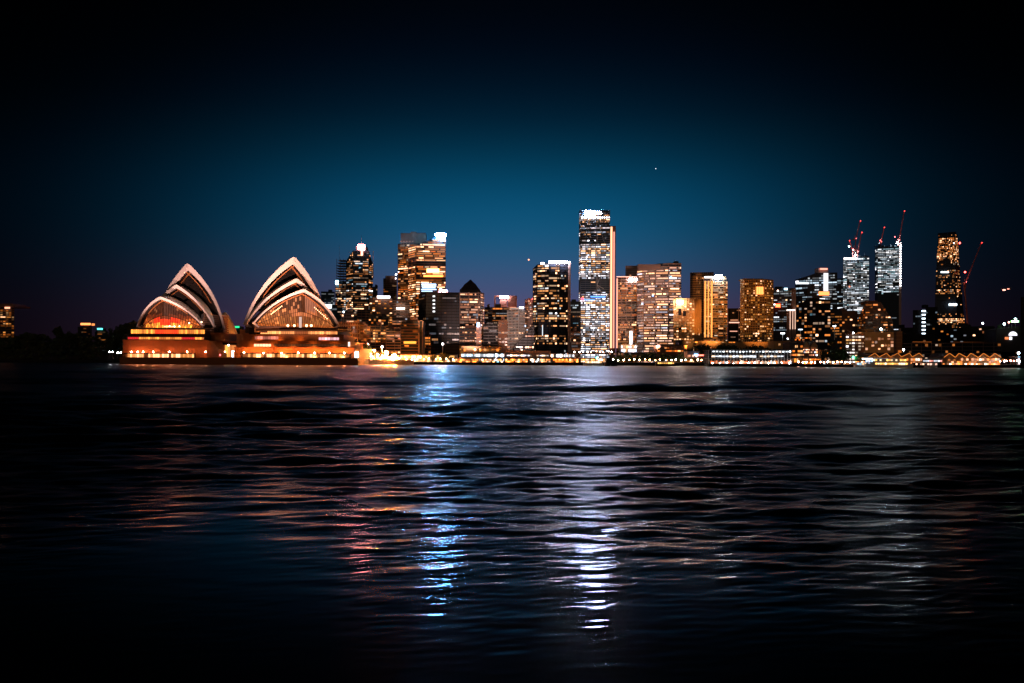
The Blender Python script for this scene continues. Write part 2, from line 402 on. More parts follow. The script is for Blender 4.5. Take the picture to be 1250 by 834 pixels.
# front left apartments
t, z = simple('apartment_block', 'louvred apartment block in front of the black glass block with one amber floor', 489.5, 510.5, 392.5, 800, wall='brown_wall', glass='dark_glass', slab=.28, lit=.08, pal=ORANGE, st=.5, fl=3.4, pier=.3, pe=6, bright=((.38, .42, .5),))
sign(t, 493, 416.8, 508, 419.6, 797.5, (1, .52, .06), 1.6, 'lit_balcony')
m = MB(); a = at(511, 392, 799); b = at(516.4, 400, 799); m.box(a.x, 800, GROUND, b.x, 818, a.z, 'dark_glass'); m.box(a.x, 799, GROUND, a.x + .8, 801, a.z + .3, 'pink_wall'); m.box(b.x - .9, 799, GROUND, b.x, 801, a.z + .3, 'pink_wall'); m.box(a.x + .8, 799, a.z, b.x - .9, 801, a.z + .7, 'pink_wall'); m.build('lift_shaft', t)
simple('apartment_block', 'pale balconied apartments left of the louvred block', 471.5, 489, 402, 820, wall='pink_wall', glass='dark_glass', slab=.33, pier=.3, pe=3, lit=.3, pal=PINK, st=.6, fl=3.3)
simple('apartment_block', 'narrow orange-lit block between louvred apartments and black glass block', 516.8, 526, 408, 830, wall='brown_wall', lit=.3, pal=ORANGE, st=.8, fl=3.4)
simple('office_block', 'brown block with small shop lights below the brown hotel', 452, 471, 397, 860, wall='brown_wall', lit=.5, pal=ORANGE, st=.8, run=1.5, fl=3.4)
simple('office_block', 'dark block with one column of red-orange windows behind the apartments', 450, 462, 384, 930, wall='dark_wall', lit=.25, pal=ORANGE, st=.9, run=1)
simple('office_block', 'dark set-back block with a bright shop sign below the hotel windows', 460, 474, 386, 945, wall='dark_wall', lit=.35, pal=WARM, st=1.1, run=1.4)
# pale colonnaded building on the hill
t, z = simple('government_building', 'pale colonnaded building on the rise behind the opera podium', 413.5, 439, 394, 760, wall='pink_wall', glass='brown_wall', slab=.25, pier=.9, pe=1, bay=2.6, fl=4.5, lit=.3, pal=PINK, st=.35, run=1, plant=False)
m = MB(); a = at(412.8, 394, 758); b = at(439.7, 394, 758); m.box(a.x, 757.5, a.z, b.x, 775, a.z + 1, 'pink_wall'); m.build('cornice', t)
simple('office_block', 'pinkish block with three bright windows above the colonnaded building', 417, 432, 381, 900, wall='pink_wall', glass='brown_wall', slab=.35, lit=.5, pal=PINK, st=1.3, run=2)
simple('office_tower', 'dark glass tower with scattered white rows behind the colonnaded building', 405, 418, 372, 1000, glass='blue_glass', lit=.25, pal=MIX, st=.5)
simple('office_block', 'plain brown block low behind the roof restaurant shells', 436, 452, 378, 1010, wall='brown_wall', lit=.3, pal=WARM, st=.5)
simple('office_block', 'dim stone block right of the colonnaded building', 439.5, 452, 398, 790, wall='pink_wall', glass='brown_wall', lit=.35, pal=ORANGE, st=.6, run=1)

# middle
t, z = tower('office_tower', 'gridded warm-lit tower topped with a dark pyramid', [(561.5, 1050), (586, 1050), (591, 1068)], 357, wall='pink_wall', glass='dark_glass', slab=.25, pier=1.3, pe=5, bay=2.9, lit=.78, run=3, rows=.35, pal=PINK, st=.9, plant=False, bright=((.55, .6, .9),))
m = MB(); P0 = at(561, 357, 1050); P1 = at(586, 357, 1050); apx = Vector(((P0.x + P1.x) / 2, 1066, zz(574, 341.5, 1066)))
def ring(w, z): return [((P0.x + P1.x) / 2 - w, 1066 - w, z), ((P0.x + P1.x) / 2 + w, 1066 - w, z), ((P0.x + P1.x) / 2 + w, 1066 + w, z), ((P0.x + P1.x) / 2 - w, 1066 + w, z)]
zt = apx.z; prev = ring(13.5, z)
for w, zk in ((13.5, z + 3), (10.5, z + 6.5), (7.5, z + 11), (3.6, z + 14.6), (.6, zt)):
    cur = ring(w, zk); m.hexa(prev, cur, 'black_wall'); prev = cur
m.build('pyramid_roof', t)
simple('office_block', 'orange-windowed low block at the foot of the pyramid-topped tower', 561, 592, 401, 950, wall='brown_wall', lit=.45, pal=ORANGE, st=1.0, run=1.6)
t, z = simple('clock_tower', 'slim pink-lit tower with a blue light near its top in front of the pyramid-topped tower', 581.5, 587.5, 399, 850, wall='pink_wall', glass='pink_wall', slab=0, pier=.5, pe=1, lit=.25, pal=PINK, st=.8, plant=False)
m = MB(); a = at(581.5, 399, 850); b = at(587.5, 399, 850); c = Vector(((a.x + b.x) / 2, 860, z + 6)); m.hexa([(a.x, 850, z), (b.x, 850, z), (b.x, 870, z), (a.x, 870, z)], [(c.x - .3, 859, c.z), (c.x + .3, 859, c.z), (c.x + .3, 861, c.z), (c.x - .3, 861, c.z)], 'pink_wall'); m.build('spire', t)
sign(t, 582.3, 393.8, 585.2, 399, 848, (.4, .65, 1), 7, 'tower_light')
simple('office_tower', 'thin dark tower with mixed rows right of the pyramid-topped tower', 591.5, 601, 375, 1120, wall='brown_wall', lit=.4, pal=MIX, st=.7)
simple('office_block', 'plain grey block low beside the pink-lit clock tower', 590, 608, 396, 900, wall='grey_wall', glass='dark_wall', lit=.1, pal=PINK, st=.3, pier=.3)
simple('office_tower', 'dark blocky tower with pale rows in front of the hollow-topped tower', 600, 622, 375, 1130, wall='dark_wall', lit=.42, pal=MIX, st=.7, run=3)
t, z = simple('office_tower', 'red-brown tower with a hollow square frame and white sign on top', 603, 631, 380, 1200, wall='red_wall', glass='bronze_glass', slab=.3, lit=.3, pal=WARM, st=.7, plant=False)
m = MB(); a = at(603.2, 361, 1200); b = at(631, 376, 1200); k1 = at(604.9, 361, 1200).x; k2 = at(610, 361, 1200).x
m.box(a.x, 1200, z, k1, 1222, a.z - 1, 'red_wall'); m.box(k2, 1200, z, at(620.5, 0, 1200).x, 1222, a.z - 6, 'red_wall'); m.box(at(621.3, 0, 1200).x, 1200, z, b.x, 1222, a.z, 'red_wall'); m.box(a.x, 1200, a.z - 1, k2, 1222, a.z, 'red_wall')
m.build('roof_frame', t)
sign(t, 610.2, 361.2, 619.8, 364, 1197, (.80, .82, 1), 70); sign(t, 604, 375.2, 630, 376.6, 1197, (1, .6, .25), 1.6, 'lit_band')
simple('office_block', 'brown block with amber windows left of the white gridded block', 608.5, 619.5, 391, 870, wall='brown_wall', glass='brown_wall', lit=.3, pal=ORANGE, st=.35, run=1, slab=0)
t, z = tower('office_block', 'white gridded office block with curved front below the hollow-topped tower', [(619.5, 965), (633, 950), (640.5, 962)], 378.5, wall='white_wall', glass='dark_glass', slab=.42, pier=.6, pe=1, bay=3, lit=.45, pal=PINK, st=.55, run=2, bright=((.52, .56, .9),))
m = MB(); a = at(622, 376, 960); b = at(639, 378, 960); m.box(a.x, 962, z, b.x, 980, z + 3, 'white_wall'); m.build('roof_crown', t)
sign(t, 634, 374.6, 639.5, 376.4, 956, (1, .9, .95), 5)
t, z = simple('apartment_tower', 'pink-lit residential tower with a red beacon beside the big dark tower', 640.8, 652.5, 365.6, 1100, wall='pink_wall', glass='pink_wall', slab=0, pier=.5, pe=2, bay=2.6, lit=.55, run=1, rows=.2, pal=PINK, st=.9, fl=3.3)
globe(t, at(650.5, 365, 1095), 1.1, (1, .05, .04), 10, 'beacon'); globe(t, at(641, 398, 1000), .9, (.4, .65, 1), 8, 'beacon')
t, z = tower('office_block', 'dark stepped block with strings of dim windows in front of the big dark tower', [(627.5, 845), (652, 845)], 400, tops=[424, 396], wall='black_wall', lit=.34, pal=WARM, st=.7, run=1.6, plant=False, seed=4, bay=3, fl=3.4)
# big dark tower
t, z = tower('office_tower', 'big dark glass tower with streaky lit floors and a long white roof sign', [(651, 915), (656, 905), (670, 900), (683, 900), (693, 905), (695.6, 915)], 321, tops=[327.5, 323, 320.4, 320.4, 320.4, 320.4],
    wall='black_wall', glass='dark_glass', slab=.22, pier=.3, pe=4, bay=2.7, fl=3.3, lit=.36, run=3.2, rows=.95, pal=[((1, .40, .13), 5), ((1, .62, .38), 3), ((.9, .95, 1), 1)], st=1.35, seed=12, plant=False, bright=((.41, .435, .95), (.45, .465, .8), (.72, .745, .7)), dark=((.25, .34), (.12, .15), (.36, .39)))
m = MB(); a = at(693.6, 320, 903); b = at(696.4, 320, 903); m.box(a.x, 899, GROUND, b.x, 935, a.z + .6, 'pink_wall'); m.build('corner_column', t)
sign(t, 670.3, 319.2, 693.4, 321.4, 897, (.85, .80, 1), 80); sign(t, 660, 320.6, 664.5, 322.6, 900, (.9, .92, 1), 8)
sign(t, 661.8, 397, 662.7, 410, 896, (.8, .9, 1), 1.0, 'light_strip', .4)
simple('office_tower', 'dark tower with sparse cool lights between the big dark tower and the tallest tower', 694, 709, 368, 1200, wall='dark_wall', lit=.38, pal=MIX, st=.6)
simple('office_block', 'pinkish low block between the big dark tower and the tallest tower', 697, 709, 404, 900, wall='pink_wall', glass='brown_wall', lit=.5, pal=PINK, st=.6)
# the tallest tower
t, z = tower('office_tower', 'tallest white-lit tower with a glowing crown and diagonal braces', [(707.3, 1366), (709, 1350), (744.6, 1350)], 259, wall='grey_wall', glass='blue_glass', slab=.36, pier=.45, pe=4, bay=2.6, fl=4.1, lit=.62, run=3.5, rows=.7, pal=WHITE, st=1.5, plant=False,
    bright=((.0, .12, .95), (.2, .42, .96), (.66, .75, .96), (.56, .62, .85)), dark=((.775, .83), (.47, .54), (.885, .925)))
m = MB(); a = at(708, 257, 1350); b = at(744.6, 257, 1350); m.box(a.x, 1352, z, b.x, 1380, a.z + 1, 'blue_glass')
for k in range(15): x = a.x + (b.x - a.x) * k / 14; m.box(x - .25, 1350, z - 10, x + .25, 1351, a.z + 1.5, 'white_wall')
m.build('roof_crown', t)
sign(t, 714.5, 258.4, 737, 261.8, 1349.6, (.52, .62, 1), 560, 'crown_light', 1.6)
for k in range(13): globe(t, at(710.5 + k * 2.75, 265.6, 1348), 1.1, (.95, .95, 1), 8, 'crown_lamp')
m = MB()
for (xa, ya, xb, yb) in ((728.8, 266, 742.5, 312), (728.8, 348, 742.5, 356), (742.5, 312, 728.8, 348), (728.8, 440, 742, 395), (728.8, 348, 742.5, 372)): m.bar(at(xa, ya, 1348.6), at(xb, yb, 1348.6), .55, 'white_wall')
m.bar(at(728.8, 258, 1348.6), at(728.8, 440, 1348.6), .6, 'white_wall'); m.build('brace', t)
sign(t, 709.5, 363.5, 712, 367, 1346, (1, .05, .1), 4, 'logo_light', .5); sign(t, 721, 361.6, 739, 363, 1347, (.1, .3, 1), 2.5, 'light_strip', .5); sign(t, 713, 365.4, 726, 366.6, 1347, (.1, .3, 1), 1.8, 'light_strip', .5)
m = MB(); a = at(744.9, 276, 1352); b = at(751, 282, 1360); m.box(a.x, 1352, GROUND, b.x, 1382, a.z, 'brown_wall'); core = m.build('lift_core', t)
sign(t, 745.3, 277, 746.9, 425, 1350, (1, .62, .30), 2.0, 'light_strip', .8); sign(t, 748.8, 283, 749.8, 425, 1350, (1, .62, .40), 1.0, 'light_strip', .8)
# glass front tower
t, z = tower('office_tower', 'glass-fronted orange-lit tower with a lit edge right of the tallest tower', [(752.7, 1100), (781.3, 1100)], 338.5, wall='pink_wall', glass='bronze_glass', slab=.22, pier=.35, pe=3, bay=2.8, lit=.55, run=3, pal=WARM, st=.7, rows=.6,
    bright=((.55, .57, .95), (.28, .30, .95), (.7, .85, .75), (.87, .9, .9)), dark=((.48, .53),))
sign(t, 767.5, 340.2, 778.5, 342.6, 1097, (1, .85, .9), 70); sign(t, 752.8, 337.6, 781, 338.4, 1098, (1, .62, .4), 2.4, 'light_strip')
sign(t, 752.6, 340, 753.8, 425, 1097, (1, .55, .3), 1.4, 'light_strip', .6); sign(t, 780.6, 340, 781.6, 425, 1097, (1, .5, .12), 1.6, 'light_strip', .6)
m = MB(); m.bar(at(759, 372, 1096), at(770, 405, 1096), .6, 'pink_wall'); m.bar(at(770, 405, 1096), at(766, 427, 1096), .6, 'pink_wall'); m.build('brace', t)
simple('office_block', 'grey-brown box standing behind the glass-fronted orange tower', 763.5, 778, 324.5, 1180, wall='grey_wall', glass='brown_wall', slab=.15, pier=0, lit=.05, pal=PINK, st=.5, plant=False)
# wide pinkish tower
t, z = tower('office_tower', 'wide pinkish tower of dense bright window rows with a curved front', [(778, 1012), (786, 1003), (800, 1000), (816, 1000), (831.6, 1003)], 326, tops=[328, 324.5, 322.5, 321, 321], wall='pink_wall', glass='dark_glass', slab=.42, pier=.3, pe=4, bay=2.9, fl=3.8, lit=.90, run=4.5, rows=.12, pal=[((1, .50, .36), 5), ((1, .68, .58), 4), ((1, .36, .14), 2), ((.8, .8, 1), 1)], st=1.5, plant=False,
    bright=((.66, .70, .97), (.87, .9, .9)), dark=((.945, 1.01),))
m = MB()
for (xa, xb, y) in ((779, 806.5, 322.6), (807, 825.4, 321.4), (825.8, 831.6, 321)):
    a = at(xa, y, 998); b = at(xb, 330, 998); m.box(a.x, 998.6 + (1.5 if xa == 807 else 0), b.z, b.x, 1004, a.z, 'pink_wall' if xa != 807 else 'black_wall')
m.box(at(806.5, 0, 998).x, 1004, zz(806, 330, 998), at(825.8, 0, 998).x, 1010, zz(806, 321, 998), 'pink_wall')
a = at(823.5, 318.8, 1010); m.box(a.x, 1010, a.z - 4, a.x + 5, 1018, a.z, 'dark_wall'); m.build('roof_crown', t)
for (x, y, c_) in ((819, 338, (.1, .6, 1)), (797, 361, (.3, .5, 1)), (784, 371, (.3, .5, 1))): globe(t, at(x, y, 995), 1.0, c_, 4, 'beacon')
# orange block with columns of windows
t, z = tower('office_block', 'orange-lit block with vertical rows of white windows and a white logo', [(822.4, 850), (848, 850), (855.6, 872)], 364.5, wall='orange_wall', glass='orange_wall', slab=0, pier=.9, pe=1, bay=3.4, fl=3.4, lit=.6, run=1, rows=.2, pal=[((1, .50, .2), 4), ((1, .32, .06), 3)], st=1.6, plant=False, edgelit=[.62, .03], dark=((.93, 1.01),))
m = MB()
for (xa, ya, yb) in ((828.2, 377, 385), (828.2, 400, 403), (833.8, 380, 386)): a = at(xa, ya, 849.3); b = at(xa + 3.6, yb, 849.3); m.box(a.x, 849.1, b.z, b.x, 850.2, a.z, 'black_wall')
m.build('blind_panel', t)
sign(t, 826.8, 367.2, 833.2, 371.0, 846, (1, .85, .8), 70, 'logo_light')
t, z = simple('office_tower', 'orange-brown gridded tower behind the orange block with a dark roof notch', 842.6, 871, 332.5, 1150, wall='orange_wall', glass='bronze_glass', slab=.35, pier=.8, pe=1, bay=3.2, lit=.1, run=1.2, rows=.9, pal=ORANGE, st=1.2, plant=False, dark=((.93, 1.01),))
m = MB(); a = at(844.5, 334, 1148.8); b = at(849.5, 336, 1148.8); m.box(a.x, 1148.9, b.z, b.x, 1150.1, a.z, 'black_wall'); a = at(858, 338, 1140); m.build('roof_notch', t)
t, z = tower('office_tower', 'tower with two bright orange vertical strips and a white roof sign', [(859.4, 1000), (869.6, 1000), (888.2, 1004)], 341, wall='tan_wall', glass='dark_glass', slab=.4, pier=.6, pe=3, bay=2.9, lit=.6, run=2.5, rows=.45, pal=WARM, st=1.3, fl=3.5, bright=((.54, .6, .97), (.7, .72, .9)), plant=False)
m = MB(); a = at(871, 337.5, 1000); b = at(887, 341, 1000); m.box(a.x, 1003, b.z, b.x, 1020, a.z + .5, 'tan_wall'); m.build('roof_crown', t)
sign(t, 873.6, 335.6, 881, 338.4, 996, (.75, .88, 1), 150); sign(t, 860, 337.6, 872, 339.4, 996, (1, .85, .75), 6, 'lit_band')
for xa, w in ((860.2, 1.2), (864.2, .9), (868.1, 1.4)): sign(t, xa, 343, xa + w, 412, 997, (1, .50, .09), 1.5, 'light_strip', .6)
t, z = simple('office_block', 'dark block in a beige frame with a lit cross between two orange towers', 888.6, 904.2, 376.5, 1100, wall='pink_wall', glass='black_wall', slab=0, pier=.9, pe=5, bay=3.4, lit=.08, pal=PINK, st=.5, plant=False)
sign(t, 890, 393.2, 902.5, 394.5, 1097, (1, .65, .4), 1.6, 'lit_band', .5); sign(t, 891, 404, 900, 405, 1097, (1, .65, .4), 1.0, 'lit_band', .5)
t, z = tower('hotel_tower', 'golden curved hotel tower covered in small amber windows with one large lit square', [(904.2, 962), (909, 952), (922, 948), (936, 950), (943.6, 962)], 341.5, wall='orange_wall', glass='bronze_glass', slab=.38, pier=.9, pe=1, bay=3.1, fl=3.3, lit=.55, run=1.25, rows=.2, pal=[((1, .29, .03), 5), ((1, .38, .07), 3), ((1, .55, .2), 1)], st=1.25, plant=False)
m = MB(); a = at(909, 339.4, 950); b = at(934, 342, 950); m.box(a.x, 956, z, b.x, 975, a.z, 'orange_wall'); m.build('roof_crown', t)
sign(t, 923.2, 350.2, 931.6, 359.4, 945, (1, .50, .10), 2.3, 'lit_square')
for k in range(4): sign(t, 923.6 + 2.1 * k, 350.5, 923.9 + 2.1 * k, 359.2, 944.2, (.3, .1, .02), .3, 'mullion', .3)
t, z = simple('office_tower', 'dark tower with blue-white rows and a red sign right of the golden hotel', 944.3, 971, 352, 1250, wall='dark_wall', glass='dark_glass', lit=.42, run=3, pal=COOL, st=.6, rows=.9, bright=((.52, .55, .9),), dark=((0, .42),))
sign(t, 947, 371.2, 952.4, 375.2, 1246, (1, .07, .02), 9); sign(t, 957.5, 352, 961, 353.8, 1246, (.5, .85, 1), 10, 'roof_light'); globe(t, at(949.5, 355, 1246), 1.2, (1, .6, .45), 7, 'beacon')
t = empty('office_block', at(967, 440, 1080), 'pair of tall pinkish lit pillars joined by a bright top bar', 'building')
m = MB()
for xa in (964, 967.2, 970): a = at(xa, 380, 1080); m.box(a.x, 1080, GROUND, a.x + 1.7, 1092, zz(xa, 378 if xa < 969 else 352, 1080), 'pink_wall')
m.build('pillar', t); sign(t, 960.5, 378, 970.5, 379.4, 1079, (1, .78, .66), 3.2, 'lit_band')
for xa in (964.2, 967.4, 970.3): sign(t, xa, 380, xa + .7, 402, 1079.4, (1, .62, .45), .9, 'light_strip', .5)
t, z = tower('office_tower', 'dark office tower with sloping roof, white floor bands and an orange lit box', [(971, 1160), (986, 1150), (1000, 1150)], 335, tops=[341.5, 337, 332], wall='dark_wall', glass='dark_glass', slab=.25, lit=.3, run=4, pal=COOL, st=.7, rows=.9, plant=False, bright=((.87, .9, .9), (.80, .82, .7)))
sign(t, 971.5, 345, 987, 346.8, 1147, (.85, .92, 1), 1.8, 'lit_band')
t, z = simple('office_tower', 'dark tower with a bright vertical white strip beside the sloping-roofed tower', 999.8, 1022, 333, 1140, wall='dark_wall', lit=.32, run=3, pal=COOL, st=.6, plant=False, dark=((0, .3),))
m = MB(); a = at(999.8, 327, 1140); b = at(1011.4, 333, 1140); m.box(a.x, 1141, z, b.x, 1156, a.z, 'pink_wall'); m.build('roof_plant', t)
sign(t, 1005.4, 333.5, 1010.8, 355.5, 1137, (.95, .93, 1), 1.0, 'light_strip'); sign(t, 1001, 327.5, 1010, 329.4, 1138.5, (1, .55, .35), 1.6, 'roof_light'); sign(t, 999.6, 356, 1012, 360.6, 1137, (1, .42, .10), 2.2, 'lit_box')
simple('office_tower', 'lower dark tower with dim blue rows left of the white construction tower', 1021.5, 1029.5, 340, 1180, wall='dark_wall', lit=.4, pal=COOL, st=.5, bright=((.3, .36, .8),))
t, z = tower('office_tower', 'black stepped block speckled with orange and white windows below the sloping-roofed tower', [(972, 905), (992, 900), (1014, 900)], 362, tops=[372, 364, 366], wall='black_wall', glass='black_wall', slab=.15, pier=.2, lit=.27, run=1.6, rows=.7, pal=MIX, st=.8, plant=False)
simple('apartment_block', 'dark block with short orange rows right of the black stepped block', 1013, 1028, 380, 940, wall='dark_wall', lit=.3, run=2.4, pal=ORANGE, st=.7)
simple('apartment_block', 'brown narrow block with scattered orange windows before the white construction tower', 1028, 1047, 380, 950, wall='brown_wall', glass='brown_wall', slab=0, pier=0, lit=.14, run=1, pal=ORANGE, st=.8)
# construction towers and cranes
def crane(label, base, elbow, tip, D, red=(.9, .04, .03)):
    """luffing crane: mast, machine deck with counterweight, raised jib, beacons"""
    b = at(*base, D); e = at(*elbow, D); tp = at(*tip, D)
    t = empty('tower_crane', b, label, 'crane', 'cranes on the construction towers')
    m = MB(); m.bar(b, e, 1.1, 'crane_red', 4); m.build('mast', t)
    m = MB(); d = (tp - e); n = max(4, int(d.length / 5))
    up = Vector((-d.z, 0, d.x)).normalized() * 1.0
    m.bar(e + up, tp + up * .4, .42, 'crane_red'); m.bar(e - up, tp - up * .4, .42, 'crane_red'); m.bar(e + Vector((0, 1.2, 0)), tp, .3, 'crane_red')
    for k in range(n): p = e + d * (k / n); q = e + d * ((k + 1) / n); s = 1 if k % 2 else -1; m.bar(p + up * s, q - up * s, .25, 'crane_red')
    m.build('jib', t)
    m = MB(); s = -1 if tp.x > e.x else 1; m.box(min(e.x, e.x + s * 7), D - 1.2, e.z - 1, max(e.x, e.x + s * 7), D + 1.2, e.z + .6, 'steel'); m.box(e.x + s * 5 - 1.4, D - 1.6, e.z - 2.6, e.x + s * 5 + 1.4, D + 1.6, e.z - 1, 'concrete'); m.build('counter_deck', t)
    m = MB(); m.bar(e + Vector((s * 3, 0, 0)), e + Vector((s * 3, 0, 9)), .3, 'crane_red'); m.bar(e + Vector((s * 3, 0, 9)), e + d * .7, .12, 'steel'); m.build('a_frame', t)
    globe(t, tp + Vector((0, -2, 0)), 1.05, red, 6, 'beacon'); globe(t, e + Vector((0, -3, 1)), .7, (1, .25, .2), 6, 'beacon')
    return t
t, z = tower('construction_tower', 'white-lit unfinished tower with three cranes on its roof', [(1029.6, 1712), (1034, 1700), (1061, 1700)], 315, wall='grey_wall', glass='blue_glass', slab=.3, pier=.7, pe=2, bay=4.6, fl=4.2, lit=.88, run=2, rows=.15, pal=[((.75, .88, 1), 6), ((1, 1, 1), 4), ((.5, .8, .9), 2)], st=1.05, plant=False, dark=((.42, .45), (.985, 1.01)), edgelit=[.97, .85])
m = MB()
for k in range(8): a = at(1046 + k * 2, 314 + (k % 2), 1700); m.box(a.x, 1702, z, a.x + 3.0, 1706, z + 2 + 3 * ((k * 3) % 4) / 3, 'dark_wall')
m.build('formwork', t); sign(t, 1030, 314.6, 1046, 317, 1697, (1, .85, .85), 2.2, 'work_light')
for x, y, c_, p_ in ((1044, 311.5, (.6, .85, 1), 380), (1036.5, 301, (.6, .9, 1), 14), (1041.5, 305, (1, .5, .4), 14), (1037, 350, (1, .2, .1), 3)): globe(t, at(x, y, 1695), 1.4, c_, p_, 'work_lamp')
crane('short crane leaning left on the white-lit unfinished tower', (1041, 314), (1040.5, 305), (1036.6, 294), 1705)
crane('red crane with the near jib leaning right above the white-lit unfinished tower', (1047, 314), (1047, 308), (1051.7, 284), 1702)
crane('tallest thin crane above the white-lit unfinished tower', (1044, 314), (1044.5, 292), (1050, 270), 1730)
mast(t, 1055.3, 308, 315, 1702)
t, z = tower('construction_tower', 'tall unfinished tower half lit white and half dark with a lit hoist on its right', [(1068.6, 1762), (1071.5, 1750), (1097.6, 1750)], 301.5, wall='dark_wall', glass='blue_glass', slab=.3, pier=.7, pe=2, bay=4.8, fl=4.2, lit=.75, run=2.4, rows=.3, pal=[((.75, .88, 1), 6), ((1, 1, 1), 4), ((.5, .8, .9), 2)], st=1.05, plant=False, dark=((-.01, .60), (.66, .675), (.975, 1.01)), edgelit=[.5, .85])
m = MB(); a = at(1097.8, 296, 1748); b = at(1100.6, 300, 1748); m.box(a.x, 1748, GROUND, b.x, 1756, zz(1099, 296, 1748), 'pink_wall'); m.build('hoist', t)
for k in range(17): globe(t, at(1099.3, 301 + k * 3.0, 1745), 1.25, (.78, .9, 1), 9 if k % 5 else 22, 'hoist_lamp')
globe(t, at(1095.5, 296.6, 1744), 1.9, (.6, .85, 1), 380, 'work_lamp')
m = MB()
for k in range(6): a = at(1069 + k * 4.6, 301, 1750); m.box(a.x, 1752, z, a.x + 4.4, 1758, z + 1.5 + 2.5 * ((k * 5) % 3) / 2, 'dark_wall')
m.build('formwork', t)
crane('tall red crane leaning right at the hoist side of the half-lit tower', (1096.5, 300), (1097.5, 294), (1103.7, 258), 1748)
crane('thin dark crane rising from the left of the half-lit tower', (1075, 301), (1075.4, 296), (1079.2, 278), 1775)
globe(t, at(1074.7, 293.6, 1750), 1.2, (1, .1, .1), 8, 'beacon'); globe(t, at(1092.4, 289.4, 1750), 1.2, (1, .1, .1), 8, 'beacon')
# ziggurat
t, z = tower('apartment_block', 'broad brown terraced apartment block with warm scattered windows', [(1047, 910), (1056, 900), (1075, 900), (1090, 905)], 375, tops=[390, 370, 369, 392], wall='brown_wall', glass='brown_wall', slab=.3, pier=.5, pe=3, bay=3.4, fl=3.3, lit=.36, run=1.8, rows=.5, pal=WARM, st=.8, plant=False)
m = MB(); a = at(1060, 366.8, 900); b = at(1074, 371, 900); m.box(a.x, 905, b.z - 1, b.x, 920, a.z, 'brown_wall'); m.build('roof_plant', t)
globe(t, at(1075.5, 401.8, 880), 1.3, (.4, .8, 1), 22, 'flood_lamp')
t, z = simple('office_block', 'five-storey block of bright white windows behind the ferry quay', 1032.5, 1055, 408, 720, wall='brown_wall', glass='brown_wall', slab=0, pier=0, bay=3.0, fl=3.3, lit=.75, run=1, rows=.2, pal=[((1, .80, .62), 5), ((1, .5, .15), 2)], st=1.6)
globe(t, at(1041.5, 406.5, 718), .7, (.85, .92, 1), 16, 'roof_lamp')
t, z = simple('warehouse', 'dim sandstone building with a row of white ground windows behind the gabled boat sheds', 1056, 1091, 405.5, 740, wall='sandstone', glass='sandstone', slab=.12, pier=.5, pe=2, bay=3.4, fl=3.6, lit=.33, run=1, rows=.9, pal=PINK, st=1.0)
simple('warehouse', 'dark sandstone house joined to the right of the dim sandstone building', 1091, 1101, 404.5, 760, wall='sandstone', glass='brown_wall', slab=.1, lit=.08, pal=WARM, st=.4)
# right
t, z = simple('office_block', 'black block with a vertical string of white lamps right of the half-lit tower', 1114.5, 1131, 378.5, 1100, wall='black_wall', glass='black_wall', slab=.15, lit=.04, pal=COOL, st=.3, plant=False)
for k in range(8): sign(t, 1125.4, 379 + k * 4.6, 1129.6, 380.6 + k * 4.6, 1096, (.72, .86, 1), 3.4 if k else 6, 'stair_lamp', .5)
simple('office_block', 'black block behind the string of white lamps with dim side windows', 1130, 1144.5, 375, 1120, wall='black_wall', glass='black_wall', lit=.1, pal=COOL, st=.2)
simple('office_block', 'low black roof between the half-lit tower and the black block', 1100, 1115, 400, 1000, wall='black_wall', glass='black_wall', lit=.05, pal=COOL, st=.4)
def sail(f): return (-6.5 * math.sin(min(1, (1 - f) * 1.5) * 1.5), 25.0 * (1 - f) ** 1.15)
t, z = tower('skyscraper', 'tall dark tapering tower with amber windows clustered at the top and foot', [(1145.2, 1700), (1166, 1700), (1168.6, 1712)], 286, wall='black_wall', glass='dark_glass', slab=.16, pier=.4, bay=3.4, fl=4.0, lit=.24, run=1.8, rows=.9, pal=[((1, .28, .05), 5), ((1, .40, .12), 3), ((1, .70, .5), 1)], st=1.3, prof=sail, plant=False,
    bright=((.80, .97, .62), (.30, .34, .85), (.02, .24, .5)), dark=((.72, .76), (.38, .5)), dep=40)
m = MB(); a = at(1145.5, 284.5, 1700); b = at(1168, 283.2, 1700); m.hexa([(a.x, 1703, z), (b.x, 1703, z), (b.x + 17, 1735, z), (a.x + 18, 1735, z)], [(a.x + 1, 1703, a.z), (b.x, 1703, b.z + 1), (b.x + 17, 1735, b.z + 1), (a.x + 19, 1735, a.z)], 'dark_glass'); m.build('roof_crown', t)
sign(t, 1148.5, 331.4, 1158, 333.2, 1694, (.85, .95, 1), 2.4, 'lit_band'); sign(t, 1158.5, 370.7, 1168, 373.2, 1690, (.75, .92, 1), 4.5, 'lit_band'); globe(t, at(1164.5, 297, 1694), 1.2, (.8, .9, 1), 5, 'beacon')
m = MB(); m.bar(at(1176.8, 345, 1692), at(1181.8, 402, 1692), 1.5, 'crane_red', 4); m.build('hoist', t)
crane('long crane jib rising right from the side of the tapering tower', (1178.6, 352), (1178.8, 345), (1198, 296.6), 1695)
globe(t, at(1171.6, 296.8, 1694), 1.8, (1, .06, .05), 14, 'beacon'); globe(t, at(1178, 332.2, 1694), 1.8, (1, .06, .05), 14, 'beacon')
simple('office_block', 'dark block with a stack of blue-white windows at the foot of the tapering tower', 1160, 1176, 400.5, 900, wall='black_wall', glass='black_wall', lit=.3, pal=COOL, st=.7, run=1.4)
simple('office_block', 'wide black block with a few pinkish lamps right of the tapering tower', 1176, 1214, 398.5, 880, wall='black_wall', glass='black_wall', slab=.1, lit=.09, pal=PINK, st=.9, run=1)
simple('office_block', 'long low black block under the bridge approach at the right', 1205, 1244, 410, 800, wall='black_wall', glass='black_wall', lit=.07, pal=ORANGE, st=.6, run=1)
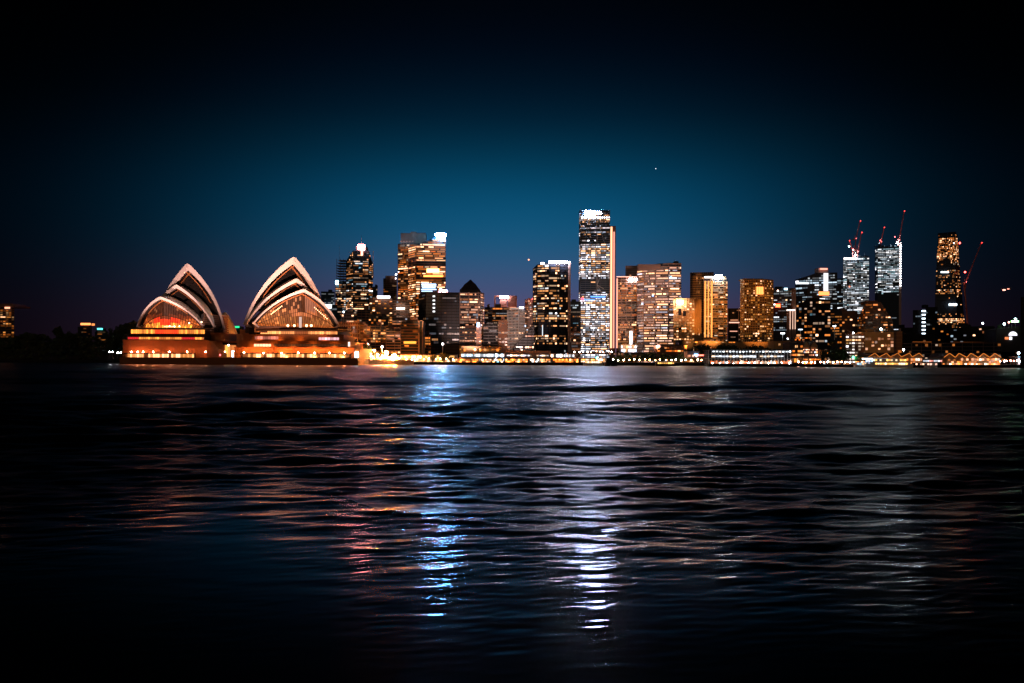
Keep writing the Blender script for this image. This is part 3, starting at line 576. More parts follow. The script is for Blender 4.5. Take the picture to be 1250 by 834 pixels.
simple('office_block', 'black block filling the dip left of the tapering tower', 1138, 1162, 396, 940, wall='black_wall', glass='black_wall', lit=.1, pal=ORANGE, st=.4, run=1)
simple('terrace_row', 'dark terrace houses behind the long warehouse', 1100, 1142, 408, 860, wall='black_wall', glass='black_wall', lit=.06, pal=WARM, st=.5, run=1)
t = empty('roof_mast', at(1199.6, 398, 878), 'white star-like lamp on a short pole above the wide black block', 'lamp')
m = MB(); m.bar(at(1199.6, 398, 878), at(1199.6, 395, 878), .15, 'steel'); m.build('pole', t); globe(t, at(1199.6, 394.8, 878), 1.0, (.8, .9, 1), 10)
# low warehouse
t, z = simple('warehouse', 'long dark warehouse with a row of small amber windows under an orange-lit eave', 1101, 1222, 418, 640, wall='brown_wall', glass='black_wall', slab=.12, pier=.4, pe=3, bay=2.9, fl=3.3, lit=.26, run=1, rows=.9, pal=[((1, .30, .06), 4), ((1, .7, .5), 1)], st=.7, plant=False)
sign(t, 1114, 417.2, 1137, 417.9, 638, (1, .35, .05), .25, 'eave_light', .3); sign(t, 1160, 417.5, 1221, 418.1, 638, (1, .35, .05), .12, 'eave_light', .3)

# ------------------------------------------------------------------ the opera house
OZ = 4.7                                   # forecourt level
opera = empty('opera_house', (at(295, 440, 545).x, 545, OZ), 'opera house with two groups of nested white pointed shells on a brown podium', 'opera house')
class Hall:
    def __init__(s, px, D, yaw): s.o = at(px, 400, D); s.o.z = 0; s.f = Vector((-math.sin(yaw), -math.cos(yaw), 0)); s.r = Vector((math.cos(yaw), -math.sin(yaw), 0))
    def w(s, p): return s.o + s.r * p[0] + s.f * p[1] + Vector((0, 0, p[2]))
def sphere_center(A, Fp, R, rad):
    a = A - R; b = Fp - R; cr = a.cross(b)
    cc = R + (a.length_squared * b.cross(cr) * -1 + b.length_squared * a.cross(cr) * 1) * 0
    cc = R + ((b.length_squared * cr.cross(a)) * -1 + (a.length_squared * b.cross(cr))) / (2 * cr.length_squared)
    # circumcentre of the triangle (standard form)
    cc = R + (cr.cross(a) * b.length_squared + b.cross(cr) * a.length_squared) / (2 * cr.length_squared)
    rc = (cc - A).length; rad = max(rad, rc * 1.02)
    h = math.sqrt(rad * rad - rc * rc); n = cr.normalized()
    out = Vector((1, 0, .8)); c1 = cc + n * h; c2 = cc - n * h
    return (c1 if (c1 - cc).dot(out) < (c2 - cc).dot(out) else c2), rad
def slerp(C, p, q, t):
    a = p - C; b = q - C; la, lb = a.length, b.length; th = a.angle(b)
    if th < 1e-5: return p.copy()
    v = (a / la) * math.sin((1 - t) * th) / math.sin(th) + (b / lb) * math.sin(t * th) / math.sin(th)
    return C + v * (la * (1 - t) + lb * t)
def shell(hall, va, za, w, vf, zf, vr, zr, rad, label=None, rimw=1.5, rimth=1.3, nt=20, ns=28):
    """one vault: two halves of a sphere triangle meeting on the ridge; apex (0, va, za), feet (+-w, vf, zf), ridge end (0, vr, zr)"""
    A = Vector((0, va, za)); Fp = Vector((w, vf, zf)); R = Vector((0, vr, zr))
    C, rad = sphere_center(A, Fp, R, rad)
    cv = Vector((0, C.y, C.z)); a0 = A - cv; a1 = R - cv
    def Q(t):
        th = a0.angle(a1); v = a0.normalized() * math.sin((1 - t) * th) / math.sin(th) + a1.normalized() * math.sin(t * th) / math.sin(th)
        return cv + v * (a0.length * (1 - t) + a1.length * t)
    outer = [[slerp(C, Fp, Q(i / nt), j / ns) for j in range(ns + 1)] for i in range(nt + 1)]
    def inn(p, d=1.1): return C + (p - C) * ((rad - d) / rad)
    rim = []
    for sgn in (1, -1):
        def W(p): return hall.w((p.x * sgn, p.y, p.z))
        m = MB()
        def q(a, b, c, d, mat):
            pts = [W(a), W(b), W(c), W(d)]
            m.poly(pts if sgn > 0 else pts[::-1], mat)
        for i in range(nt):
            for j in range(ns):
                a, b, c, d = outer[i][j], outer[i][j + 1], outer[i + 1][j + 1], outer[i + 1][j]
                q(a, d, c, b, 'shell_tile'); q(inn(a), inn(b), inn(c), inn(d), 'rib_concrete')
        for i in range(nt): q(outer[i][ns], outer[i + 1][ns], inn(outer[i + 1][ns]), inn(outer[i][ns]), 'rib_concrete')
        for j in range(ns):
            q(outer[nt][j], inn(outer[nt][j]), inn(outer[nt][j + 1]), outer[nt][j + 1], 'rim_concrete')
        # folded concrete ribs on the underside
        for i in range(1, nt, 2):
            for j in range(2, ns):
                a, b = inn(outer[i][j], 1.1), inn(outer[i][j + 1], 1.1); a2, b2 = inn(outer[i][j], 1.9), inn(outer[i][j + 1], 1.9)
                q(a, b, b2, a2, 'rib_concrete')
        o = m.build('shell', opera)
        # rim beam along the front edge
        m = MB(); prev = None
        for j in range(ns * 2 + 1):
            p = slerp(C, Fp, A, j / (ns * 2)); p2 = slerp(C, Fp, A, min(1, j / (ns * 2) + .01)); p1 = slerp(C, Fp, A, max(0, j / (ns * 2) - .01))
            tg = (p2 - p1).normalized(); n = (p - C).normalized(); f = tg.cross(n).normalized()
            if f.y < 0: f = -f
            k = .3 + .7 * (j / (ns * 2)) ** 1.5; wd = rimw * k; th = rimth
            sec = [p + n * .35 - f * .3, p + n * .35 + f * th, p - n * wd + f * th, p - n * wd - f * .3]
            if j == ns * 2:
                for s_ in sec: s_.x = 0
            sec = [W(s_) for s_ in sec]
            if prev:
                for a in range(4): b = (a + 1) % 4; m.poly([prev[a], prev[b], sec[b], sec[a]], 'rim_concrete')
            else: m.poly(sec, 'rim_concrete')
            prev = sec
        prev = None
        for j in range(22, ns * 2 + 1):
            p = slerp(C, Fp, A, j / (ns * 2)); p2 = slerp(C, Fp, A, min(1, j / (ns * 2) + .01)); p1 = slerp(C, Fp, A, max(0, j / (ns * 2) - .01))
            tg = (p2 - p1).normalized(); n = (p - C).normalized(); f = tg.cross(n).normalized()
            if f.y < 0: f = -f
            d0 = rimw * (.5 + .5 * j / (ns * 2)) + 1.0; q0 = p - n * d0 - f * 2.2
            sec = [q0, q0 + f * .8, q0 - n * .7 + f * .8, q0 - n * .7]
            if j == ns * 2:
                for s_ in sec: s_.x = 0
            sec = [W(s_) for s_ in sec]
            if prev:
                for a in range(4): b = (a + 1) % 4; m.poly([prev[a], prev[b], sec[b], sec[a]], 'podium_stone')
            prev = sec
        ft = Vector((w, vf, zf)); m.bar(W(ft + Vector((.3, .6, .8))), W(ft + Vector((-w * .13, -.5, -2.2))), .8, 'rim_concrete', 5, .6)
        m.build('rim', o)
        rim.append([inn(slerp(C, Fp, A, j / 20), .3 + rimw * .5) for j in range(21)])
    m = MB(); e = 1.3; Rw = hall.w((0, vr + 1.5, zr - e)); a, b = hall.w((w - e, vf - 1, zf)), hall.w((-w + e, vf - 1, zf))
    m.poly([b, a, Rw], 'rib_concrete'); m.poly([p + Vector((0, 0, -1.0)) - hall.f for p in (a, b, Rw)], 'rib_concrete')
    lo = [hall.w((w - e, vf - 1, zf - 6)), hall.w((-w + e, vf - 1, zf - 6))]; m.poly([lo[1], lo[0], a, b], 'brown_wall')
    m.build('back_wall', opera)
    return rim[0]
def glass_wall(hall, rim, w, base_z, vb, setback, colf, mull_every=1, nu=30, nv=9, bulge=8.0, label=None):
    """bronze-framed glass hung under the front shell: rows and columns of panes, and the mullions between"""
    def top(u):
        au = abs(u)
        for a, b in zip(rim[:-1], rim[1:]):
            if (a.x - au) * (b.x - au) <= 0 and abs(a.x - b.x) > 1e-6:
                t = (au - a.x) / (b.x - a.x); return Vector((u, a.y + (b.y - a.y) * t - setback, a.z + (b.z - a.z) * t - .6))
        return Vector((u, rim[-1].y - setback, rim[-1].z - .6))
    m = MB(); mu = MB(); grid = []
    for i in range(nu + 1):
        u = (-1 + 2 * i / nu) * w * .97; T = top(u)
        if T.z < base_z + .5: T.z = base_z + .5
        k = 1 - (u / w) ** 2; B = Vector((u * .97, vb + bulge * k, base_z))
        col = []
        for j in range(nv + 1):
            t = j / nv; z = B.z + (T.z - B.z) * t
            e = t ** 1.7
            col.append(Vector((B.x + (T.x - B.x) * e, B.y + (T.y - B.y) * (1 - (1 - t) ** 1.9), z)))
        grid.append(col)
    for i in range(nu):
        for j in range(nv):
            c = colf((i + .5) / nu, (grid[i][j].z + grid[i][j + 1].z) / 2 - base_z, (j + .5) / nv)
            a, b, cc, d = (hall.w(grid[i][j]), hall.w(grid[i + 1][j]), hall.w(grid[i + 1][j + 1]), hall.w(grid[i][j + 1]))
            m.poly([a, b, cc, d], 'lit_glass', warm(c))
    g = m.build('glass_wall', opera)
    for i in range(0, nu + 1, mull_every):
        for j in range(nv): mu.bar(hall.w(grid[i][j]) + hall.f * .25, hall.w(grid[i][j + 1]) + hall.f * .25, .17, 'bronze', 4)
    for j in (0, 4, nv):
        for i in range(nu): mu.bar(hall.w(grid[i][j]) + hall.f * .3, hall.w(grid[i + 1][j]) + hall.f * .3, .22, 'bronze', 4)
    mu.build('mullion', g)
    return g
gr = random.Random(5)
def side_wall(hall, sg, u, v0, v1, z0, z1):
    # louvred bronze wall that closes the flank between the feet of the shells
    m = MB(); n = 9
    for k in range(n):
        a = z0 + (z1 - z0) * k / n; b = a + (z1 - z0) / n * .7; e = 1.0 * k / n
        p = [hall.w((sg * (u - e), v0 - 3 * e, 0)), hall.w((sg * (u - e), v1, 0)), hall.w((sg * (u - e - 1.2), v1, 0)), hall.w((sg * (u - e - 1.2), v0 - 3 * e, 0))]
        if sg < 0: p = p[::-1]
        m.hexa([(q.x, q.y, a) for q in p], [(q.x, q.y, b) for q in p], 'brown_wall')
    p = [hall.w((sg * (u - 1.4), v0 - 2, 0)), hall.w((sg * (u - 1.4), v1, 0)), hall.w((sg * (u - 3), v1, 0)), hall.w((sg * (u - 3), v0 - 2, 0))]
    m.hexa([(q.x, q.y, z0) for q in p], [(q.x, q.y, z1 - 1) for q in p], 'dark_wall')
    m.build('side_wall', opera)
PODT = zz(208, 403, 555)
# left hall, facing front-left
HL = Hall(209.5, 560, math.radians(3)); HL.o.x = -240.0; zL = 26.5
def h_at(py, px, D): return zz(px, py, D)
rimL = shell(HL, 14.2, 46.4, 23.8, 0, zL, -18, zL + 16.5, 54, rimw=1.6)
shell(HL, -9.1, 56.6, 27, -10.7, zL, -36, zL + 25, 66, rimw=2.0)
shell(HL, -26.2, 73.3, 27, -27, zL, -58, zL + 14, 84, rimw=3.6, rimth=1.6)
# south-facing shell behind
shell(Hall(270, 618, math.radians(3 + 172)), 10, h_at(381, 272, 625), 12.5, 0, zL - 8, -12, zL, 60, rimw=.7)
side_wall(HL, 1, 22.5, -3, -46, zL - 3, zL + 10)
side_wall(HL, -1, 22.5, -3, -46, zL - 3, zL + 6.5)
def colL(u, z, t):
    h = gr.random()
    if z < 3.0: return (1, .34 + .22 * h, .05, min(1, .09 + .16 * h * h)) if .12 < u < .9 else (1, .3, .05, .03)
    if z < 7.0: return (1, .035 + .02 * h, .012, .11 + .04 * h) if .3 < u < .74 else (1, .28, .05, .03 + .08 * h * h)
    if z < 9.5: return (1, .22, .05, .014 + .01 * h)
    return (1, .30, .09, .0035 + .004 * h) if gr.random() > .05 else (1, .45, .15, .03)
glass_wall(HL, rimL, 22.6, zL - 1.6, 1.0, 3.5, colL, nu=30, bulge=9)
for px, py in ((207, 398.2), (213, 398.6), (219, 398.4), (246, 393.2), (231, 394.5)): globe(opera, at(px, py, 541), .45, (1, .62, .30), 14, 'foyer_lamp')
sign(opera, 200, 398.0, 214.5, 399.6, 543.5, (1, .55, .22), 2.5, 'foyer_light', .4)
# right hall, facing front-right
HR = Hall(360.3, 560, math.radians(-38)); HR.o.x = -151.1; zR = 28.0
rimR = shell(HR, 10.1, 52.2, 31.5, 0, zR, -22, zR + 17, 66, rimw=1.7)
shell(HR, -2.3, 60.7, 31.0, -15.3, zR, -42, zR + 24, 76, rimw=2.2)
shell(HR, -8.0, 76.3, 31.3, -18.5, zR, -60, zR + 14, 92, rimw=4.0, rimth=1.8)
side_wall(HR, 1, 28, -4, -50, zR - 3, zR + 6)
def colR(u, z, t):
    h = gr.random()
    if z < 2.2: return (1, .34, .06, .025 + .04 * h)
    if z < 8: return (1, .38 + .1 * h, .10, .022 + .035 * h * h) if .25 < u < .8 else (1, .42, .10, .035 + .09 * h ** 3)
    if z < 11.5: return (1, .40, .12, .05 + .035 * h) if .38 < u < .72 else (1, .42, .12, .02 + .16 * h ** 4)
    if .55 < u < .72: return (1, .50, .24, .04 + .012 * h)
    return (1, .34, .09, .005 + .010 * h) if h < .93 else (1, .45, .15, .07)
glass_wall(HR, rimR, 30.0, zR - 1.8, 1.5, 3.5, colR, nu=40, bulge=8)
for px in (351.4, 359.3, 374.2, 380): globe(opera, at(px, 397.6, 538), .8, (1, .60, .22), 9, 'foyer_lamp')
sign(opera, 365.2, 387, 368.2, 400, 538.5, (1, .72, .62), .5, 'light_strip', .3)
for k in range(9): globe(opera, at(331 + k * 1.6, 383.5 - k * 1.2, 546), .32, (1, .62, .25), 7, 'foyer_lamp')
for k in range(9): globe(opera, at(384 + k * 1.9, 375.5 + k * 1.7, 546), .32, (1, .62, .25), 7, 'foyer_lamp')

# podium tiers: px0, px1, y top, y bottom, nearest depth, how deep
def tier(x0, x1, y0, y1, D, dep, mat='podium_stone', name='podium'):
    a = at(x0, y0, D); b = at(x1, y1, D); m = MB()
    m.box(a.x, D, max(OZ - .5, b.z), b.x, D + dep, a.z, mat)
    n = int((b.x - a.x) / 5)
    for k in range(1, n): x = a.x + (b.x - a.x) * k / n; m.box(x - .06, D - .05, max(OZ - .5, b.z), x + .06, D, a.z - .2, 'brown_wall')
    m.box(a.x - .3, D - .35, a.z - .35, b.x + .3, D, a.z + .15, mat)
    return m.build(name, opera)
def lit_row(x0, x1, y0, y1, D, n, colf, name='window', gap=.12):
    a = at(x0, y0, D); b = at(x1, y1, D); w = (b.x - a.x) / n; rl = wloc(opera)
    for k in range(n):
        c = colf(k / n, gr.random())
        if not c: continue
        o = bpy.data.objects.new(name, PMESH); COL.objects.link(o); o.parent = opera
        o.location = Vector((a.x + w * (k + .5), D - .1, (a.z + b.z) / 2)) - rl; o.scale = (w * (1 - gap), 1, abs(a.z - b.z)); o.color = warm(c)
# left podium
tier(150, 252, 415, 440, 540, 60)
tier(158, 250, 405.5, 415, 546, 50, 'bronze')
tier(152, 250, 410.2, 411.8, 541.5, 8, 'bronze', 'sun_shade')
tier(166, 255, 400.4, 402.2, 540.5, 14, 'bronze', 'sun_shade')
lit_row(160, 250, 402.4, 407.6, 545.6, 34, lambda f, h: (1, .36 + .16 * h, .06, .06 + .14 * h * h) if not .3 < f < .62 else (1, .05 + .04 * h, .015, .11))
lit_row(156, 249, 411.2, 414.6, 545.4, 34, lambda f, h: (1, .40 + .16 * h, .08, .05 + .13 * h * h) if not (.7 < f < .86 or f < .12) else (1, .04, .04, .06))
# angled side of the left podium and the middle stairs
m = MB()
p = [at(252, 415, 540), at(277, 432, 560), at(277, 440, 560), at(252, 440, 540)]
q_ = [at(252, 415, 600), at(277, 432, 600), at(277, 440, 600), at(252, 440, 600)]
for v in (p[2], p[3], q_[2], q_[3]): v.z = OZ
m.poly(p[::-1], 'podium_stone'); m.poly([p[0], p[1], q_[1], q_[0]], 'podium_stone')
m.build('stair_wall', opera)
tier(240, 274, 406.5, 416, 556, 44); tier(262, 300, 414, 428, 585, 40)
tier(289, 318, 408, 432, 566, 40)
tier(272, 289, 418.5, 421, 566, 10, 'bronze', 'canopy')
lit_row(273.5, 288, 421.5, 436, 575, 6, lambda f, h: (1, .42 + .2 * h, .10, .05 + .13 * h))
lit_row(262, 272, 431, 436.5, 562, 4, lambda f, h: (1, .45, .08, .10 + .15 * h))
for px, py, c_, p_ in ((279, 421.5, (1, .7, .45), 18), (284.5, 429, (.8, .9, 1), 16), (274.5, 429.5, (1, .7, .4), 10), (266, 432.5, (1, .04, .04), 160), (268.5, 433.5, (1, .1, .1), 8)): globe(opera, at(px, py, 553), .55, c_, p_, 'entrance_lamp')
sign(opera, 283.2, 428, 285, 436, 556, (.75, .85, 1), 4, 'light_strip', .4)
# right podium
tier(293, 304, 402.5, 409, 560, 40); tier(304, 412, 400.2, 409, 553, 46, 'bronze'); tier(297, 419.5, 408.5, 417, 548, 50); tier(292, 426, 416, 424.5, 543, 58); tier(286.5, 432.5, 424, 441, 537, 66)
tier(313, 424, 402.6, 404.2, 540, 16, 'bronze', 'sun_shade')
lit_row(318, 412, 404.4, 408.2, 548, 34, lambda f, h: (1, .48, .12, .07 + .16 * h * h) if not .44 < f < .6 else (1, .2, .03, .03))
lit_row(311, 340, 410.6, 414.4, 547.8, 9, lambda f, h: (1, .40, .22, .02 + .14 * h ** 2))
lit_row(389, 414, 412, 415.2, 547.8, 7, lambda f, h: (1, .5, .55, .06 + .12 * h))
lit_row(334, 423, 420.2, 422.8, 542.8, 24, lambda f, h: (1, .42, .1, .004 + .003 * h))
lit_row(310, 331, 420.0, 423.2, 542.7, 6, lambda f, h: (1, .62, .28, .20 + .08 * h))
# dark recess frames of the colonnade, lit behind the posts
def colonnade(x0, x1, n, D, f0, f1):
    tier(x0, x1, 431.2, 437.4, D - .6, .5, 'black_wall', 'recess')
    lit_row(x0 + 1, x1 - 1, 431.9, 436.6, D - .8, n, lambda f, h: (1, .44 + .2 * h, .08 + .2 * h * h, .04 + .22 * h * h) if f0 < f < f1 and h > .18 else (1, .3, .05, .01))
colonnade(152, 238, 30, 540, 0, 1); colonnade(295, 428, 40, 537, .02, .95)
for px in (160.5, 167.7, 174.7, 187, 206.8, 228.3, 250.8): globe(opera, at(px, 429.6, 536), .42, (1, .50, .22), 150, 'podium_lamp')
for px in (297.8, 321.8, 343.8, 364, 384, 402, 420.3): globe(opera, at(px, 430.5 if px < 300 else 431, 533), .42, (1, .46, .14), 330, 'podium_lamp')
# side building, roof restaurant edge
tier(413, 424, 399.5, 401.5, 560, 20, 'bronze', 'canopy')
sign(opera, 425, 417.5, 427.2, 423, 541, (1, .75, .6), 1.6, 'light_strip', .4); sign(opera, 433.4, 429.4, 437.6, 436.6, 536, (.8, .9, 1), 6, 'kiosk_light', .6)

# ------------------------------------------------------------------ land, sea walls, slopes
def struct(o, name=None): o['kind'] = 'structure'; return o
def shelf(name, pts, z, mat, wallmat='concrete'):
    m = MB(); m.poly([(x, y, z) for x, y in pts], mat)
    for (a, b) in zip(pts, pts[1:] + pts[:1]): m.poly([(a[0], a[1], -4), (b[0], b[1], -4), (b[0], b[1], z), (a[0], a[1], z)], wallmat)
    return struct(m.build(name))
X = lambda px, D: at(px, 440, D).x
shelf('opera_forecourt', [(X(146, 530), 530), (X(437, 530), 530), (X(445, 560), 560), (X(446, 720), 720), (X(146, 700), 720)], OZ, 'paving', 'podium_stone')
shelf('city_ground', [(X(440, 650), 640), (X(560, 640), 636), (X(862, 640), 640), (X(866, 570), 570), (X(1500, 560), 556), (3200, 556), (3200, 4200), (-3200, 4200), (-3200, 722), (X(446, 722), 722), (X(440, 700), 700)], 2.2, 'asphalt', 'black_wall')
def slope(name, rows, mat):
    """rising ground: rows of (px, y, D) from front to back"""
    m = MB(); g = [[at(*p) for p in row] for row in rows]
    for a, b in zip(g[:-1], g[1:]):
        for i in range(len(a) - 1): m.poly([a[i], a[i + 1], b[i + 1], b[i]], mat)
    return struct(m.build(name, smooth=True))
xs = list(range(-260, 151, 18))
nr = random.Random(9)
slope('garden_hill', [[(x, 443.4, 725) for x in xs], [(x, 436, 760) for x in xs], [(x, 423 + nr.random(), 850) for x in xs], [(x, 417, 1000) for x in xs], [(x, 441, 1200) for x in xs]], 'soil')

# ------------------------------------------------------------------ trees
def crown_mesh(name, seed, w=1.0, h=1.0, n=900, mat='leaf', squat=1.0):
    r = random.Random(seed); m = MB(); blobs = []
    for _ in range(13):
        a = r.uniform(0, 6.28); q = r.uniform(0, .62); zc = r.uniform(.25, .85)
        blobs.append((q * math.cos(a) * w, q * math.sin(a) * w, zc * h, r.uniform(.20, .36)))
    for _ in range(n):
        bx, by, bz, br = r.choice(blobs); d = Vector((r.gauss(0, 1), r.gauss(0, 1), r.gauss(0, 1) * .8)).normalized() * br * r.uniform(.55, 1.08)
        p = Vector((bx, by, bz)) + d; s = r.uniform(.035, .075)
        u = Vector((r.gauss(0, 1), r.gauss(0, 1), r.gauss(0, 1))).normalized(); v = u.orthogonal().normalized()
        m.poly([p - u * s - v * s * .5, p + u * s * .2 - v * s, p + u * s + v * s * .4, p - u * s * .3 + v * s], mat)
    return m
def tree_proto(kind, seed, mat='leaf', w=1.0, h=1.0):
    m = crown_mesh('crown', seed, w, h, mat=mat)
    me = m.build('crown').data; bpy.data.objects.remove(bpy.data.objects['crown']) if 'crown' in bpy.data.objects else None
    t = MB(); t.bar((0, 0, -.15), (0, 0, .45), .045, 'bark', 6, .025)
    rr = random.Random(seed)
    for k in range(5):
        a = rr.uniform(0, 6.28); t.bar((0, 0, .15 + .05 * k), (math.cos(a) * .35 * w, math.sin(a) * .35 * w, .5 * h + .07 * k), .02, 'bark', 4, .008)
    tr = t.build('trunk'); tme = tr.data; bpy.data.objects.remove(tr)
    return me, tme
PROTO = {'round': tree_proto('round', 1), 'wide': tree_proto('wide', 2, w=1.25, h=.8), 'tall': tree_proto('tall', 3, w=.55, h=1.25), 'lit': tree_proto('lit', 4, 'leaf_lamplit', 1.1, .9)}
def tree(kind, px, ytop, ybot, D, label, group=None, wide=1.0, rz=0):
    cm, tm = PROTO[kind]; hgt = zz(px, ytop, D) - zz(px, ybot, D); p = at(px, ybot, D)
    t = empty('tree', p, label, 'tree', group)
    for nm, me in (('crown', cm), ('trunk', tm)):
        o = bpy.data.objects.new(nm, me); COL.objects.link(o); o.parent = t; k = hgt / (1.12 if kind != 'tall' else 1.45); o.scale = (k * wide, k * wide, k); o.rotation_euler = (0, 0, rz)
    return t
# the far wood on the left: one black mass of foliage
m = MB(); r = random.Random(21)
for k in range(5200):
    px = r.uniform(-260, 150); Dp = r.uniform(735, 830)
    topy = 411.5 + 2.2 * math.sin(px * .11) + 1.5 * math.sin(px * .31 + 1) + (2.0 if px > 95 else 0) - (1.8 if 18 < px < 45 else 0)
    y = topy + (r.random() ** 1.6) * (442 - topy); p = at(px, y, Dp); s = r.uniform(.8, 2.0)
    u = Vector((r.gauss(0, 1), r.gauss(0, 1), r.gauss(0, 1))).normalized(); v = u.orthogonal().normalized()
    m.poly([p - u * s - v * s * .6, p + u * s * .3 - v * s, p + u * s + v * s * .5, p - u * s * .4 + v * s], 'leaf')
tag(m.build('woods'), 'black wooded shore of the gardens along the far left', 'woods', kind='stuff')
tree('tall', 72, 396, 416, 745, 'narrow dark tree standing above the black wooded shore', wide=.8)
tree('round', 33, 407, 425, 742, 'low rounded dark tree beside the round-topped apartment tower', wide=1.5)
tree('round', 85, 404, 422, 742, 'small rounded dark tree just right of the narrow dark tree', wide=1.2, rz=2)
tree('round', 137.5, 397.5, 437, 610, 'dark rounded tree beside the left end of the opera podium', wide=.42)
tree('tall', 160.8, 388, 425, 640, 'tallest dark tree behind the left tip of the small shells', wide=1.15)
tree('wide', 151, 400, 437, 612, 'broad low dark tree between the two dark trees at the podium end', wide=.5, rz=1)
tree('wide', 428, 408, 432, 590, 'wide dark fig tree just right of the opera podium', wide=.75)
tree('wide', 440, 412, 434, 600, 'second dark fig tree beside the lit promenade', wide=.6, rz=2)
tree('round', 447, 418, 436, 640, 'small dark tree at the foot of the brown block by the promenade', wide=.8, rz=3)

# ------------------------------------------------------------------ the quay front
def kit(name, label, cat, px, py, D, group=None): return empty(name, at(px, py, D), label, cat, group)
def shed(name, label, x0, x1, y0, y1, D, dep, rows, wall='brown_wall', cat='building', roof='roof_tile', pal=PINK, gapp=.1, over=1.2):
    """low quay building: walls, flat roof slab, rows of (y0, y1, n, strength, chance) lit openings"""
    a = at(x0, y0, D); b = at(x1, y1, D); t = empty(name, ((a.x + b.x) / 2, D + dep / 2, b.z), label, cat)
    m = MB(); m.box(a.x, D, b.z, b.x, D + dep, a.z, wall)
    n = max(2, int((b.x - a.x) / 4))
    for k in range(n + 1): x = a.x + (b.x - a.x) * k / n; m.box(x - .15, D - .5, b.z, x + .15, D, a.z - .01, wall)
    m.build('wall', t)
    m = MB(); m.box(a.x - .5, D - over, a.z, b.x + .5, D + dep + .5, a.z + .45, roof); m.build('roof', t)
    rl = wloc(t); r = random.Random(hash_(label)); tot = 0
    for (ya, yb, n, st, pr) in rows:
        za = zz(x0, ya, D); zb = zz(x0, yb, D); w = (b.x - a.x) / n
        for k in range(n):
            if r.random() > pr: continue
            tot += 1
            o = bpy.data.objects.new('window', PMESH); COL.objects.link(o); o.parent = t
            o.location = Vector((a.x + w * (k + .5), D - .12, (za + zb) / 2)) - rl; o.scale = (w * (1 - gapp), 1, (za - zb) * r.uniform(.7, 1))
            o.color = (*pick(pal, r), min(1, 1.15 * st * math.exp(r.gauss(-.3, .9)) / 10))
    return t
# promenade between opera and the quay
t = kit('promenade_canopy', 'bright white-lit promenade canopies right of the opera podium', 'canopy', 455, 441, 600)
m = MB()
for k, (xa, xb, ya, yb) in enumerate(((441, 454, 434.5, 431.5), (447, 455, 436, 434.5), (466, 480, 433.5, 438), (470, 482, 436, 440))):
    a = at(xa, ya, 600); b = at(xb, yb, 600)
    m.hexa([(a.x, 598, a.z), (b.x, 598, b.z), (b.x, 603, b.z), (a.x, 603, a.z)], [(a.x, 598, a.z + .25), (b.x, 598, b.z + .25), (b.x, 603, b.z + .25), (a.x, 603, a.z + .25)], 'paint_white')
    for f in (.05, .5, .95): x = a.x + (b.x - a.x) * f; z = a.z + (b.z - a.z) * f; m.bar((x, 600, z), (x, 600, min(a.z, b.z) - 3), .1, 'steel')
    for f in (.1, .3, .5, .7, .9): globe(t, Vector((a.x + (b.x - a.x) * f, 597.4, a.z + (b.z - a.z) * f - .1)), .5, (1, .72, .50), 14, 'canopy_lamp')
m.build('roof', t)
m = MB()
ps = [(437, 530), (444, 560), (450, 590), (470, 618), (505, 636), (505, 660), (437, 700)]
shelf('promenade', [(X(px, D), D) for px, D in ps], 3.6, 'paving', 'sandstone')
shed('waterfront_arcade', 'long glowing orange arcade of shops below the louvred apartments', 486, 557, 433.2, 442.8, 655, 14, [(434, 437.6, 30, 2.2, .9), (438.4, 441.6, 26, 1.5, .85)], wall='tan_wall', pal=[((1, .50, .14), 4), ((1, .66, .36), 2)])
shed('waterfront_arcade', 'small row of bright shopfronts at the foot of the pale balconied apartments', 452, 486, 434.6, 442.0, 648, 14, [(435.4, 438.4, 14, 2.2, .9), (439, 441.6, 12, 1.6, .85)], wall='tan_wall', pal=PINK)
shed('railway_station', 'elevated station hall with a band of white lit windows left of the brown hall', 563, 615.5, 431, 442, 690, 20, [(431.8, 435.8, 30, 1.6, .95), (437, 441, 22, 1.3, .7)], wall='grey_wall', pal=[((.85, .92, 1), 3), ((.6, .8, 1), 1)])
shed('quay_hall', 'broad plain brown hall with one thin lit row between the two white window bands', 616.5, 672, 428.4, 442, 688, 24, [(433.2, 434.8, 26, 1.3, .72)], wall='pink_wall', pal=[((1, .7, .42), 3), ((.9, .9, 1), 2)])
shed('railway_station', 'elevated station hall with a band of white lit windows below the big dark tower', 672.5, 701, 431.6, 442, 690, 20, [(432.4, 436.2, 18, 1.8, .95)], wall='grey_wall', pal=[((.95, .94, 1), 3), ((1, .7, .5), 1)])
t = shed('customs_hall', 'yellow floodlit stone terrace above the left station windows', 563, 612, 423, 431, 740, 24, [(425.5, 429, 16, .7, .6)], wall='tan_wall', pal=ORANGE)
shed('expressway_deck', 'long dark elevated roadway deck below the tallest tower', 690, 801, 430.8, 433, 676, 16, [(431.6, 432.3, 60, .5, .4)], wall='dark_wall', cat='bridge', pal=PINK)
for i, (xa, xb, lab) in enumerate(((556, 584, 'ferry wharf with orange lit bays at the foot of the left station hall'), (586, 614, 'ferry wharf with white and orange bays left of the brown hall'), (617, 644, 'ferry wharf in front of the left half of the brown hall'),
                                   (647, 672, 'ferry wharf in front of the right half of the brown hall'), (675, 706, 'ferry wharf with pinkish bays below the big dark tower'), (709, 738, 'ferry wharf with bright bays below the tallest tower'))):
    shed('ferry_wharf', lab, xa, xb, 437.6, 442.6, 645 + i % 2, 16, [(438.2, 440.2, 14, 2.0, .85), (440.6, 442.2, 11, 2.6, .8)], wall='tan_wall', cat='wharf', pal=MIX if i % 2 else WARM)
